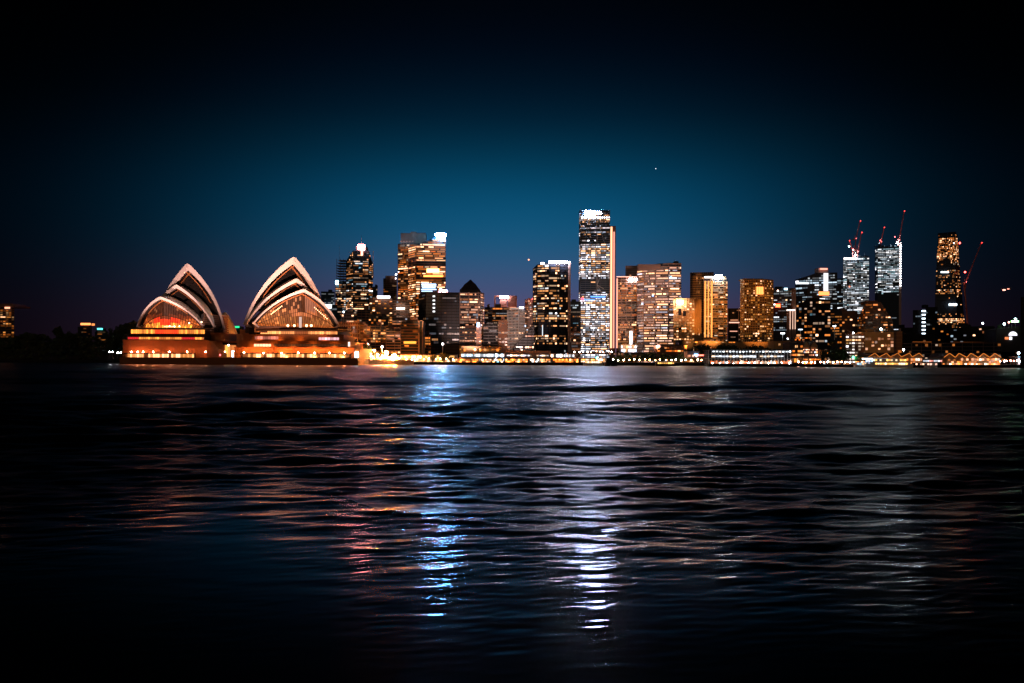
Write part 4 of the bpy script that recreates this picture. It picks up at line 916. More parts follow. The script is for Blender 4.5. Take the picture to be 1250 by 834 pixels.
shed('glass_pavilion', 'bright white lobby block at the foot of the glass-fronted orange tower', 758, 777, 421, 431, 760, 14, [(422, 425, 9, 2.0, .8), (426, 430, 8, 2.4, .8)], wall='grey_wall', pal=WHITE)
t = kit('lit_pylon', 'tall white glowing pylon in front of the glass-fronted orange tower', 'pylon', 770, 428, 770)
m = MB(); a = at(768.6, 404, 770); b = at(771.8, 428, 770); m.box(a.x, 770, b.z - 3, b.x, 773, a.z, 'paint_white'); m.build('column', t); sign(t, 768.8, 404.5, 771.6, 424, 769.3, (.95, .93, 1), 2.6, 'light_strip', .6)
shed('seaside_lodge', 'dim brick lodge with two rows of small windows among trees right of the tallest tower', 802, 838, 422, 437, 680, 16, [(424, 425.6, 12, 1.5, .5), (427.5, 429.4, 10, 1.3, .5), (431, 433, 8, .8, .3)], wall='brown_wall', pal=WARM)
shed('gatehouse', 'dark boxy block on the rise below the orange block', 829, 846, 415.5, 432, 720, 16, [(417, 419, 6, .3, .3)], wall='dark_wall')
shed('terrace_house', 'stone terrace with an orange floodlit parapet below the strip-lit tower', 846, 900, 416.6, 424, 760, 18, [(417.2, 418.4, 20, .8, .7)], wall='sandstone', pal=ORANGE)
shed('terrace_house', 'orange stone houses at the foot of the golden hotel', 900, 945, 417.5, 426, 770, 18, [(419, 421, 14, .7, .45)], wall='orange_wall', pal=ORANGE)
shed('museum', 'orange floodlit stone block right of the golden hotel above the terminal', 945, 963, 416.5, 426, 730, 18, [(419, 422, 7, .5, .4)], wall='orange_wall', pal=ORANGE)
shed('small_pavilion', 'pink-lit flat-roofed pavilion at the left end of the terminal', 839, 853, 429, 437, 620, 12, [(433, 436, 7, 1.6, .8)], wall='pink_wall')
t = kit('kiosk_sign', 'red and blue lit signboard beside the pink-lit pavilion', 'sign', 854, 434, 618)
m = MB(); a = at(847, 432.5, 618); b = at(860, 435, 618); m.box(a.x, 618, b.z, b.x, 618.6, a.z, 'dark_wall'); m.bar((a.x + 4, 618.3, 2.2), (a.x + 4, 618.3, b.z), .15, 'steel'); m.build('board', t)
sign(t, 847.4, 432.2, 852, 434.4, 617.6, (.3, .6, 1), 6, 'lit_panel', .3); sign(t, 853, 433, 859, 434.6, 617.6, (1, .12, .08), 5, 'lit_panel', .3)
# passenger terminal: three decks of lights
t = kit('passenger_terminal', 'long three-deck terminal blazing with white lights on the right quay', 'building', 917, 446, 585)
m = MB()
for (y0, y1) in ((427.0, 427.8), (432.6, 433.4), (437.6, 438.5)):
    a = at(866, y0, 580); b = at(968, y1, 580); m.box(a.x, 578, b.z, b.x, 600, a.z, 'grey_wall')
a = at(867, 428, 583); b = at(967, 447, 583); m.box(a.x, 586, b.z, b.x, 602, a.z, 'dark_wall')
for k in range(27): x = at(867 + k * 3.85, 0, 580).x; m.bar((x, 580, 2.2), (x, 580, zz(900, 427.5, 580)), .16, 'paint_white')
m.build('frame', t)
tr = random.Random(31)
for k in range(24): sign(t, 870 + k * 4.05, 428.4 + tr.random() * .5, 872.1 + k * 4.05, 429.8 + tr.random() * .6, 579, (.85, .92, 1) if tr.random() < .75 else (1, .75, .6), tr.uniform(.6, 2.6) * (1 + .6 * (k > 18)), 'deck_light', .5)
for k in range(21):
    if tr.random() < .85: sign(t, 869 + k * 4.2, 434.2, 872.4 + k * 4.2, 435.8 + tr.random() * .8, 579, (.85, .9, 1) if tr.random() < .5 else (1, .68, .45), tr.uniform(.4, 2.2), 'deck_light', .5)
for k in range(46):
    if tr.random() < .9: sign(t, 867.5 + k * 2.15, 440 + tr.random() * 1.4, 869.1 + k * 2.15, 444.8, 583.5, pick(MIX + [((1, .3, .2), .6)], tr), tr.uniform(.2, 1.8), 'shopfront_light', .5)
# boathouses and low buildings at right
def gabled(label, x0, x1, peaks, yr, ye, y1, D, rows, glowp, seed):
    t = kit('boat_shed', label, 'building', (x0 + x1) / 2, y1, D); m = MB(); rf = MB(); r = random.Random(seed)
    a = at(x0, ye, D); b = at(x1, y1, D); m.box(a.x, D, b.z, b.x, D + 22, a.z, 'sandstone')
    n = len(peaks); w = (x1 - x0) / n
    for k, pk in enumerate(peaks):
        xa = x0 + k * w; xb = xa + w; L = at(xa, ye, D); R_ = at(xb, ye, D); T = at(pk, yr, D)
        m.poly([L, R_, T], 'sandstone')
        for (p, q) in ((L, T), (T, R_)):
            if q is R_: p, q = T, R_
            pp = [(p.x, D - 1, p.z), (q.x, D - 1, q.z), (q.x, D + 22, q.z), (p.x, D + 22, p.z)]
            rf.hexa(pp, [(x, y, z + .45) for x, y, z in pp], 'roof_tile')
            s = bpy.data.objects.new('eave_light', SMESH); COL.objects.link(s); s.parent = t
            d = q - p; s.location = (p + q) / 2 + Vector((0, -1.3, .1)) - wloc(t); s.scale = (d.length * .96, .25, .28); s.rotation_euler = (0, -math.atan2(d.z, d.x), 0); s.color = (1, .27, .04, glowp / 3000)
    m.build('wall', t); rf.build('roof', t)
    for (ya, yb, nn, st, pr) in rows:
        for k in range(nn):
            if r.random() > pr: continue
            xa = x0 + (x1 - x0) * k / nn; sign(t, xa, ya + r.random() * .5, xa + (x1 - x0) / nn * .75, yb, D - .6, pick([((1, .42, .07), 5), ((1, .62, .28), 2), ((1, .85, .7), 1)], r), st * math.exp(r.gauss(-.2, .6)), 'window', .3)
gabled('row of gabled stone boat sheds outlined in orange light behind the white cruise boat', 1059, 1126, (1067, 1081, 1095, 1109, 1121), 431.4, 436, 449, 590, [(437.4, 440.4, 24, 1.4, .7), (442, 446.5, 24, 2.0, .8)], .8, 5)
gabled('row of gabled stone boat sheds glowing orange at the right end of the shore', 1151, 1221, (1158, 1169.5, 1184, 1199.5, 1213), 431.6, 436.6, 449.5, 590, [(437.4, 440.2, 22, 1.1, .7), (443.6, 447, 26, 2.4, .85), (441, 443, 20, .9, .7)], 1.0, 6)
t = kit('restaurant_terrace', 'white-lit glass restaurant terrace between the two rows of gabled sheds', 'building', 1140, 449, 592)
m = MB(); a = at(1126, 437.6, 592); b = at(1166, 440, 592); m.box(a.x, 585, zz(1140, 438.6, 592), b.x, 600, a.z, 'grey_wall'); m.box(a.x + 1, 592, 2.2, b.x - 8, 598, a.z - .5, 'dark_wall'); m.build('roof', t)
r = random.Random(4)
for k in range(14): sign(t, 1127 + k * 2.6, 439.8, 1129 + k * 2.6, 441.6, 591.4, pick([((.85, .9, 1), 3), ((1, .5, .35), 2)], r), r.uniform(.5, 1.8), 'window', .3)
for k, (x, w_, c_) in enumerate(((1131, 5, (1, .6, .45)), (1146, 5, (.6, .85, 1)), (1152, 4, (.6, .85, 1)))): sign(t, x, 445.4, x + w_, 448, 590, c_, 3.5, 'window', .3)
# small gabled houses by the terminal
for i, (xa, xb, yp, ye, lab) in enumerate(((980.5, 988, 416.6, 422.5, 'left one of two tall orange-lit stone gables beside the terminal'), (989.5, 998, 416.6, 422.5, 'right one of two tall orange-lit stone gables beside the terminal'))):
    t = kit('gabled_house', lab, 'house', (xa + xb) / 2, 436, 690, 'stone gables')
    a = at(xa, ye, 690); b = at(xb, 436, 690); T = at((xa + xb) / 2, yp, 690); m = MB(); m.box(a.x, 690, b.z, b.x, 706, a.z, 'sandstone')
    m.poly([(a.x, 690, a.z), (b.x, 690, a.z), (T.x, 690, T.z)], 'sandstone'); m.build('wall', t)
    m = MB()
    for (p, q) in (((a.x, a.z), (T.x, T.z)), ((T.x, T.z), (b.x, a.z))): pp = [(p[0], 689.6, p[1]), (q[0], 689.6, q[1]), (q[0], 707, q[1]), (p[0], 707, p[1])]; m.hexa(pp, [(x, y, z + .5) for x, y, z in pp], 'roof_tile')
    m.build('roof', t)
    for k in range(3): sign(t, xa + 1.2 + k * 2, 425, xa + 2.2 + k * 2, 427.5, 689.4, (1, .5, .15), .7, 'window', .3)
shed('brick_warehouse', 'black-framed warehouse with four rows of orange windows at the right end of the terminal', 964, 980, 418, 444, 620, 16, [(421.5, 424.5, 5, .9, .85), (427.5, 430, 5, .8, .7), (432, 434.6, 5, 1.0, .8), (437, 443, 6, .9, .8)], wall='dark_wall', pal=ORANGE)
shed('bridge_deck_building', 'long flat dark roof with a warm lit edge above the two stone gables', 970, 991, 412, 417, 760, 12, [(412.3, 413, 16, 1.2, .9), (414.4, 415.4, 9, 1.0, .6)], wall='dark_wall', pal=WARM)
shed('white_pavilion', 'low building with a white lit fascia below the two stone gables', 979, 998, 426, 436, 660, 12, [(426.4, 427.6, 8, 2.4, .9), (429, 431, 9, 1.2, .6), (432.5, 434.5, 9, 1.0, .7)], wall='brown_wall')
shed('orange_house', 'bright orange floodlit house beside the small leafy park', 1002, 1011, 427.5, 437, 655, 12, [(430, 433, 4, 1.5, .7)], wall='orange_wall', pal=ORANGE)
shed('sandstone_cottage', 'stone cottages with dim orange windows left of the orange floodlit house', 980, 1002, 436.5, 446, 610, 12, [(438, 440, 11, 1.1, .6), (442, 445, 12, 1.6, .7)], wall='sandstone', pal=WARM)
shed('quay_cafe', 'café row with white awnings and orange lights left of the white cruise boat', 1002, 1056, 440.4, 447, 590, 10, [(441, 442.6, 22, 2.2, .7), (443.8, 446.4, 20, 1.8, .75)], wall='dark_wall', pal=MIX)
for i, (px, y, D, c_, rr, p_) in enumerate(((448.5, 432.6, 596, (1, .42, .05), 1.3, 2400), (471.5, 431.0, 634, (1, .34, .02), 1.5, 2800), (481, 434.5, 640, (1, .42, .06), 1.5, 2400), (461, 433.5, 616, (1, .62, .5), .7, 500))):
    b = at(px, 440, D); b.z = 3.6
    t = empty('floodlight_post', b, ('orange floodlight post nearest the opera podium', 'brightest orange floodlight post in the middle of the promenade', 'orange floodlight post at the right end of the promenade', 'whitish floodlight post among the orange ones on the promenade')[i], 'street lamp', 'floodlight posts on the promenade')
    m = MB(); tp = at(px, y, D); m.bar(b, tp, .16, 'steel', 5); m.build('pole', t); globe(t, tp, rr, c_, p_, 'lamp_head')
# tower mast lights
def lamp_mast(label, px, y0, y1, D, p, col=(.85, .92, 1), wide=0):
    t = empty('lamp_post', at(px, y1, D), label, 'street lamp', 'tall flood lamps above the city')
    m = MB(); m.bar(at(px, y1 + 3, D), at(px, y0, D), .28, 'paint_white', 5, .18)
    if wide: a = at(px - wide, y0, D); b = at(px + wide, y0, D); m.bar(a, b, .25, 'paint_white', 4)
    m.build('pole', t)
    if wide: sign(t, px - wide, y0 - .5, px + wide, y0 + .6, D - 1, col, p, 'lamp_head', .6)
    else: globe(t, at(px, y0, D - .5), .75, col, p, 'lamp_head')
lamp_mast('tall white lamp post in front of the black glass block', 540.4, 420, 433, 700, 22, (.95, .9, 1))
lamp_mast('white T-shaped lamp mast in front of the museum block', 955.4, 407, 414, 800, 8, wide=2.4)
lamp_mast('white T-shaped lamp mast below the pair of lit pillars', 977.2, 402.3, 410, 860, 2.5, wide=2.6)
lamp_mast('small white lamp low beside the T-shaped mast', 961.5, 413.6, 417, 800, 6)
lamp_mast('bright white lamp mast above the yellow tree', 1018.6, 398, 412, 860, 22, wide=1.4)
lamp_mast('white lamp above the dark sandstone building', 1103, 427, 433, 640, 22)
lamp_mast('blue-white lamp on a pole at the far right shore', 1243.5, 431, 440, 600, 26, (.6, .82, 1))
lamp_mast('tall lamp beside the lit promenade canopies', 466.4, 423.5, 434, 640, 26, (.9, .9, 1))
lamp_mast('orange lamp glowing over the promenade trees', 456.8, 428, 436, 606, 1100, (1, .45, .10))
lamp_mast('pair-like white lamp behind the dark fig trees', 449, 420.5, 430, 650, 26, (.8, .85, 1))
lamp_mast('white lamp left of the fig tree behind the podium', 419.5, 380.8, 395, 880, 14, (.6, .75, 1))
# quay globe lamps: every one alike along the edge
LAMPG = 'globe lamps along the quay edge'
def quay_lamps(xs, y, D, z, label, cols, p=14, rr=.42):
    r = random.Random(hash_(label))
    for px in xs:
        px += r.uniform(-1.2, 1.2); b = Vector((X(px, D), D, z))
        t = empty('street_lamp', b, label, 'street lamp', LAMPG); m = MB(); top = zz(px, y + r.uniform(-.7, .5), D)
        m.bar(b, (b.x, b.y, top), .08, 'steel', 4); m.build('pole', t)
        globe(t, (b.x, b.y, top), rr, pick(cols, r), 5 * p * math.exp(r.gauss(0, .6)), 'lamp_globe')
quay_lamps([488 + k * 7.2 for k in range(10)], 438.5, 640, 2.2, 'globe lamp on the quay edge in front of the orange arcade', [((1, .6, .3), 1)], 16)
quay_lamps([742 + k * 6.4 for k in range(19)], 439.5, 642, 2.2, 'globe lamp among the dark waterfront trees left of the terminal', [((1, .5, .16), 3), ((1, .72, .5), 2), ((.8, .9, 1), .6)], 18)
quay_lamps([870 + k * 8.5 for k in range(12)], 443.6, 572, 2.2, 'globe lamp on the quay in front of the terminal', [((1, .8, .65), 2), ((.8, .9, 1), 1), ((1, .3, .2), .4)], 9)
quay_lamps([974 + k * 5.3 for k in range(16)], 442.5, 574, 2.2, 'globe lamp on the shore between terminal and cruise boat', [((1, .55, .25), 4), ((1, .85, .7), 2), ((.7, .85, 1), 1), ((1, .2, .12), .6)], 14)
quay_lamps([1222 + k * 3.8 for k in range(9)], 441.0, 574, 2.2, 'globe lamp on the dark shore right of the gabled sheds', [((1, .55, .3), 3), ((.7, .85, 1), 3)], 11)
quay_lamps([447 + k * 4.6 for k in range(8)], 436.5, 618, 3.6, 'globe lamp on the promenade beside the opera podium', [((1, .42, .12), 3), ((1, .85, .75), 1)], 60)
quay_lamps([134, 138.5, 143, 147.5], 430.3, 545, OZ - .6, 'white globe lamp at the garden end of the opera forecourt', [((.9, .92, 1), 1)], 24, .34)
quay_lamps([702 + k * 5 for k in range(10)], 429.5, 668, 2.2, 'globe lamp beside the elevated roadway deck', [((1, .8, .7), 1), ((1, .55, .25), 1)], 9)
for px, py, D, lab, c_ in ((1041.6, 436.2, 612, 'green glowing ferry signal lamp on the shore', (.05, 1, .4)), (728.8, 437, 640, 'teal glowing wharf lamp below the tallest tower', (.1, .9, .75))):
    t = empty('signal_lamp', at(px, py + 5, D), lab, 'lamp'); m = MB(); m.bar(at(px, py + 5, D), at(px, py, D), .12, 'steel'); m.build('pole', t); globe(t, at(px, py, D), .8, c_, 14)
# waterfront trees
r = random.Random(77)
for i, (px, yt, k, w_, D) in enumerate(((757, 430.5, 'wide', .9, 655), (768, 431, 'round', .9, 655), (779, 430, 'wide', .9, 657), (790, 429.5, 'round', 1.0, 657), (800, 431, 'wide', 1.0, 655), (812, 431.5, 'round', 1.0, 655), (823, 430.5, 'wide', 1.0, 656), (834, 429.5, 'round', 1.1, 656))):
    tree(k, px, yt, 442.6, D, 'dark waterfront tree with orange lamps beneath it right of the tallest tower', 'dark trees along the quay', w_, r.random() * 6)
for i, (px, yt, w_) in enumerate(((856, 419, 1.2), (872, 420.5, 1.1), (888, 419.5, 1.2), (905, 421, 1.1), (920, 420, 1.2), (936, 421.5, 1.1))):
    tree('wide' if i % 2 else 'round', px, yt, 436, 640, 'dark tree rising behind the terminal roof', 'dark trees behind the terminal', w_, i)
tree('lit', 528, 431.5, 441.5, 646, 'yellow-lit tree on the quay left of the tall white lamp post', wide=.9)
tree('lit', 542, 429.0, 442.0, 648, 'largest yellow-lit tree on the quay below the tall white lamp post', wide=1.0, rz=2)
tree('lit', 551, 434, 442, 646, 'small yellow-lit tree on the quay right of the tall white lamp post', wide=1.0, rz=4)
tree('lit', 456, 427, 440, 622, 'orange-lit tree over the promenade lamp', wide=1.2, rz=1)
tree('lit', 1017, 415.5, 424, 650, 'small yellow-lit tree under the bright lamp mast', wide=.8, rz=3)
tree('wide', 1018, 421, 442, 632, 'broad red-brown tree in the small park beside the orange house', wide=.9)
tree('round', 1029, 424, 443, 628, 'dark tree at the right of the small park before the white-windowed block', wide=.7, rz=1)
tree('round', 1220, 395, 412, 790, 'small palm-like dark tree on the skyline at the bridge approach', wide=.35)
# bridge approach, pylon
t = kit('bridge_approach', 'curved stone bridge approach with a glowing white half-round arch at the far right', 'bridge', 1237, 412, 780)
m = MB(); P = [at(1216, 402.5, 780), at(1228, 400, 780), at(1246, 398.3, 780)]; lo = at(1230, 412, 780).z
for a, b in zip(P[:-1], P[1:]): m.hexa([(a.x, 780, lo - 14), (b.x, 780, lo - 14), (b.x, 800, lo - 14), (a.x, 800, lo - 14)], [(a.x, 780, a.z), (b.x, 780, b.z), (b.x, 800, b.z), (a.x, 800, a.z)], 'dark_wall')
m.build('abutment', t)
m = MB(); c = at(1236.3, 409.8, 779.6); R0 = (at(1243.5, 0, 779.6).x - c.x)
pts = [(c.x + R0 * math.cos(a), c.z + R0 * .93 * math.sin(a)) for a in [math.pi * k / 16 for k in range(17)]]
m.poly([(x, 779.3, z) for x, z in pts][::-1], 'lit_glass', (.93, .90, 1, .13)); m.build('arch_light', t)
sign(t, 1227, 411.5, 1231, 414.5, 779, (1, .42, .12), .9, 'doorway_light'); sign(t, 1232.5, 411.2, 1235, 414.8, 779, (.95, .95, 1), 1.8, 'doorway_light')
sign(t, 1234.4, 391.4, 1243.4, 393.6, 778, (.25, 1, .25), 8, 'road_sign', .4); globe(t, at(1239.5, 389.6, 778), .9, (.6, .95, 1), 22, 'road_lamp'); globe(t, at(1226, 395.6, 778), 1.0, (.7, 1, .95), 24, 'road_lamp'); globe(t, at(1231.6, 393.6, 778), .8, (1, .6, .4), 8, 'road_lamp')
m = MB()
for px in (1226, 1231.6, 1239.5): m.bar(at(px, 401, 779), at(px, 393, 779), .15, 'steel')
m.bar(at(1235, 401, 779), at(1235, 392, 779), .15, 'steel'); m.build('pole', t)
t = kit('bridge_pylon', 'black stone bridge pylon cut by the right edge of the picture', 'pylon', 1252, 450, 540)
m = MB(); a = at(1245.8, 365, 540); b = at(1262, 452, 540); m.hexa([(a.x, 540, 0), (b.x, 534, 0), (b.x + 10.5, 550, 0), (a.x + 10.5, 556, 0)], [(a.x + .6, 540.6, a.z), (b.x, 534.6, a.z), (b.x + 10, 550, a.z), (a.x + 10.6, 555, a.z)], 'black_wall'); m.hexa([(a.x + .2, 540, a.z), (b.x, 534, a.z), (b.x + 10.5, 550, a.z), (a.x + 10.7, 556, a.z)], [(a.x + .2, 540, a.z + 1.2), (b.x, 534, a.z + 1.2), (b.x + 10.5, 550, a.z + 1.2), (a.x + 10.7, 556, a.z + 1.2)], 'black_wall'); m.build('shaft', t)
t = kit('marina_kiosk', 'blue-lit kiosk with a white post at the far right shore', 'kiosk', 1245, 447, 575)
m = MB(); a = at(1241.5, 436, 576); b = at(1252, 447, 576); m.box(a.x, 576, 2.2, b.x, 584, a.z, 'dark_wall'); m.box(a.x - .6, 574.6, a.z, b.x, 585, a.z + .4, 'grey_wall'); m.build('wall', t)
sign(t, 1247, 438.5, 1251, 445, 575.4, (.05, .3, .9), 1.2, 'lit_panel', .3); sign(t, 1243.4, 437.6, 1244.6, 445, 575.2, (1, .7, .8), 1.6, 'light_strip', .3); sign(t, 1243, 435.4, 1251, 436.4, 574.4, (.3, .65, .9), 1.2, 'lit_panel', .3)

# ------------------------------------------------------------------ boats and aircraft
def hull(m, x0, x1, y, z0, z1, beam, mat, bow=.2):
    L = x1 - x0; n = 12; prev = None
    for k in range(n + 1):
        f = k / n; hw = beam / 2 * min(1, math.sin(math.pi * min(1, max(.04, f if f < .5 else 1 - f) * 2 + .0)) ** .5) ; x = x0 + L * f
        zt = z1 + .7 * bow * (abs(f - .5) * 2) ** 3
        sec = [(x, y - hw, zt), (x, y - hw * .75, z0), (x, y + hw * .75, z0), (x, y + hw, zt)]
        if prev:
            for a in range(4): b = (a + 1) % 4; m.poly([prev[a], prev[b], sec[b], sec[a]][::-1], mat)
        else: m.poly(sec, mat)
        prev = sec
    m.poly(prev[::-1], mat)
def boat(label, x0, x1, D, decks, mat, hullh, lights, seed, roofm='paint_white'):
    a = X(x0, D); b = X(x1, D); t = empty('boat', ((a + b) / 2, D, 0), label, 'boat'); r = random.Random(seed)
    m = MB(); hull(m, a, b, D, -.5, hullh, 7, mat, 2); m.build('hull', t)
    z = hullh; m = MB(); L = b - a
    for k in range(decks):
        i0 = a + L * (.08 + .05 * k); i1 = b - L * (.08 + .07 * k); m.box(i0, D - 2.6 + .3 * k, z, i1, D + 2.6 - .3 * k, z + 2.2, 'paint_white' if mat != 'hull_black' else 'hull_black')
        m.box(i0 - .4, D - 3 + .3 * k, z + 2.2, i1 + .4, D + 3 - .3 * k, z + 2.45, roofm)
        if lights:
            n = int((i1 - i0) / 1.5)
            for q in range(n):
                if r.random() < .88:
                    o = bpy.data.objects.new('window', PMESH); COL.objects.link(o); o.parent = t; o.location = (i0 + (q + .5) * (i1 - i0) / n - (a + b) / 2, -2.75 + .3 * k, z + 1.25); o.scale = (1.15, 1, 1.0); o.color = (*pick(lights, r), min(1, r.uniform(.6, 3.2) / 10))
        z += 2.45
    m.build('cabin', t)
    m = MB(); m.bar(((a + b) / 2 + 2, D, z), ((a + b) / 2 + 2, D, z + 2.5), .09, 'steel'); m.build('mast', t)
    return t, z
t, z = boat('small black boat without lights crossing the water below the tallest tower', 738, 753.5, 560, 1, 'hull_black', 1.6, None, 1, 'hull_black')
m = MB(); m.box(X(740, 560), 558.4, 1.6 + 2.45, X(745, 560), 561.6, 1.6 + 4.2, 'hull_black'); m.build('wheelhouse', t)
t, z = boat('two-deck white cruise boat glowing orange below the left gabled sheds', 1056, 1113, 548, 2, 'paint_white', 1.4, [((1, .45, .10), 4), ((1, .7, .4), 2)], 2)
sign(t, 1052.5, 437.4, 1084, 438.9, 546, (.62, .82, 1), 4, 'awning_light', .5)
for k in range(8): sign(t, 1057 + k * 3.5, 439.6, 1058.6 + k * 3.5, 442, 546, (.4, .65, 1), 2.2, 'awning_light', .3)
t, z = boat('small blue-lit boat moored left of the white cruise boat', 1043, 1057, 552, 1, 'paint_white', 1.2, [((.5, .8, 1), 3), ((1, .6, .3), 1)], 3)
t, z = boat('moored launch with a pinkish cabin light right of the white cruise boat', 1128, 1143, 552, 1, 'paint_white', 1.2, [((1, .55, .4), 3)], 4)
t, z = boat('dark moored launch between the cruise boat and the pink-lit launch', 1114, 1127, 550, 1, 'hull_black', 1.2, [((1, .5, .3), 1)], 5)
t, z = boat('low lit ferry berthed at the wharf below the tallest tower', 712, 736, 606, 1, 'paint_white', 1.5, [((1, .75, .5), 3), ((1, .5, .2), 1)], 6)
t, z = boat('small yellow-lit boat beside the wharf lamps left of the terminal', 800, 824, 606, 1, 'hull_black', 1.0, [((1, .5, .12), 3)], 7)
t = empty('airplane', at(1228, 353, 2600), 'distant airplane with two orange landing lights in the right sky', 'airplane')
m = MB(); c = at(1228, 353, 2600); m.bar(c + Vector((-16, 0, 0)), c + Vector((16, 0, 1)), 1.8, 'grey_wall', 8, 1.2); m.build('fuselage', t)
m = MB(); m.hexa([c + Vector((-3, -15, 0)), c + Vector((1, -15, 0)), c + Vector((5, 15, 0)), c + Vector((-3, 15, 0))], [c + Vector((-3, -15, .4)), c + Vector((1, -15, .4)), c + Vector((5, 15, .6)), c + Vector((-3, 15, .6))], 'grey_wall'); m.build('wing', t)
m = MB(); m.hexa([c + Vector((12, -.3, 1)), c + Vector((16, -.3, 1)), c + Vector((16, .3, 1)), c + Vector((12, .3, 1))], [c + Vector((14.5, -.2, 6)), c + Vector((17, -.2, 6)), c + Vector((17, .2, 6)), c + Vector((14.5, .2, 6))], 'grey_wall'); m.build('tail_fin', t)
sign(t, 1224, 353.4, 1227.4, 354.8, 2580, (1, .62, .42), 3, 'landing_light'); sign(t, 1229.6, 352.2, 1232, 353.4, 2580, (1, .5, .3), 2, 'landing_light')
o = globe(None, at(800.5, 206, 6000), 3.6, (.75, .88, 1), 1.4, 'star'); tag(o, 'single small white star above the tallest tower', 'star')
o = globe(None, at(645.4, 317.2, 6000), 6.0, (1, .62, .30), 2.2, 'star'); tag(o, 'small orange star low in the sky left of the big dark tower', 'star')

# ------------------------------------------------------------------ water: long smooth harbour swell
def water():
    r = np.random.RandomState(3)
    ypx = np.concatenate([np.arange(1800, 460, -14), np.arange(460, 12, -.85), np.arange(12, 1.2, -.5), [.8, .5, .3, .17]])
    d = F * CAMZ / ypx
    tx = np.linspace(-1.25, 1.25, 1000)
    Y = np.repeat(d[:, None], len(tx), 1); Xg = tx[None, :] * Y + 26 * np.sign(tx) * np.abs(tx / 1.25)[None, :] ** 2
    Y = Y.astype(np.float64); Z = np.zeros_like(Y); SX = np.zeros_like(Y); SY = np.zeros_like(Y)
    gust = .75 + .25 * np.sin(Xg * .021 + Y * .05 + 1) + .3 * np.sin(Xg * .06 - Y * .11 + 2) * np.sin(Y * .043)
    near_fade = np.clip((Y - 9.3 + 3.2 * np.sin(Xg * .31 + .6) + 2.0 * np.sin(Xg * .83 + Y * .2)) / 13, .05, 1)      # waves flattened close to the camera, shaped to darken the foreground
    comps = []
    for lam_lo, lam_hi, n, slope, spread in ((.2, .6, 40, .0270, .32), (.6, 1.8, 44, .0400, .36), (1.8, 5, 44, .0430, .42), (5, 14, 40, .0420, .48), (14, 60, 50, .0275, .5)):
        for _ in range(n):
            comps.append((math.exp(r.uniform(math.log(lam_lo), math.log(lam_hi))), r.normal(0, spread) - .10, slope * r.uniform(.5, 1.5), r.uniform(0, 6.283)))
    for lam, ang, sl, ph in comps:
        k = 2 * math.pi / lam; kx = k * math.sin(ang); ky = k * math.cos(ang)
        a = kx * Xg + ky * Y + ph; g = gust * near_fade
        g = g / (1 + (lam * 260 / Y ** 2) ** 2) / (1 + (Y ** 2 / 1500 / lam) ** 2)      # each wave weighted by its on-screen pitch, to shape streaks and dark foreground
        c = np.cos(a) * sl * g; Z += np.sin(a) * (sl / k) * g; SX += c * math.sin(ang); SY += c * math.cos(ang)
    fade = np.clip(1 - Y / 500, 0, 1); Z *= fade
    rough_fade = np.clip(near_fade * np.clip(Y / 22, .5, 1), 0, 1) * (.85 + .15 * gust)  # roughness drops near the camera too, for the dark foreground
    n = np.stack([-SX, -SY, np.ones_like(SX)], -1); n /= np.linalg.norm(n, axis=-1, keepdims=True)
    nr_, nc = Y.shape
    me = bpy.data.meshes.new('water'); co = np.stack([Xg, Y, Z], -1).reshape(-1, 3).astype(np.float32)
    me.vertices.add(len(co)); me.vertices.foreach_set('co', co.ravel())
    i = np.arange(nr_ - 1)[:, None] * nc + np.arange(nc - 1)[None, :]
    q = np.stack([i, i + 1, i + nc + 1, i + nc], -1).reshape(-1, 4).astype(np.int32)
    me.loops.add(q.size); me.loops.foreach_set('vertex_index', q.ravel())
    me.polygons.add(len(q)); me.polygons.foreach_set('loop_start', np.arange(len(q), dtype=np.int32) * 4); me.polygons.foreach_set('loop_total', np.full(len(q), 4, np.int32))
    me.update(); me.polygons.foreach_set('use_smooth', np.ones(len(q), bool))
    at_ = me.attributes.new('wave_normal', 'FLOAT_VECTOR', 'POINT'); at_.data.foreach_set('vector', n.reshape(-1, 3).astype(np.float32).ravel())
    rr_ = me.attributes.new('ruffle', 'FLOAT', 'POINT'); rr_.data.foreach_set('value', (.09 + (WATER_ROUGH - .09) * rough_fade).astype(np.float32).ravel())
    m, nt, b = nodes('sea_water'); b.inputs['Base Color'].default_value = (.001, .002, .003, 1); b.inputs['Roughness'].default_value = WATER_ROUGH; b.inputs['IOR'].default_value = 1.31
    an = nt.nodes.new('ShaderNodeAttribute'); an.attribute_name = 'wave_normal'; nt.links.new(an.outputs['Vector'], b.inputs['Normal'])
    ra = nt.nodes.new('ShaderNodeAttribute'); ra.attribute_name = 'ruffle'; nt.links.new(ra.outputs['Fac'], b.inputs['Roughness'])
    me.materials.append(m); o = bpy.data.objects.new('water', me); COL.objects.link(o); struct(o)
WATER_ROUGH = .36
water()

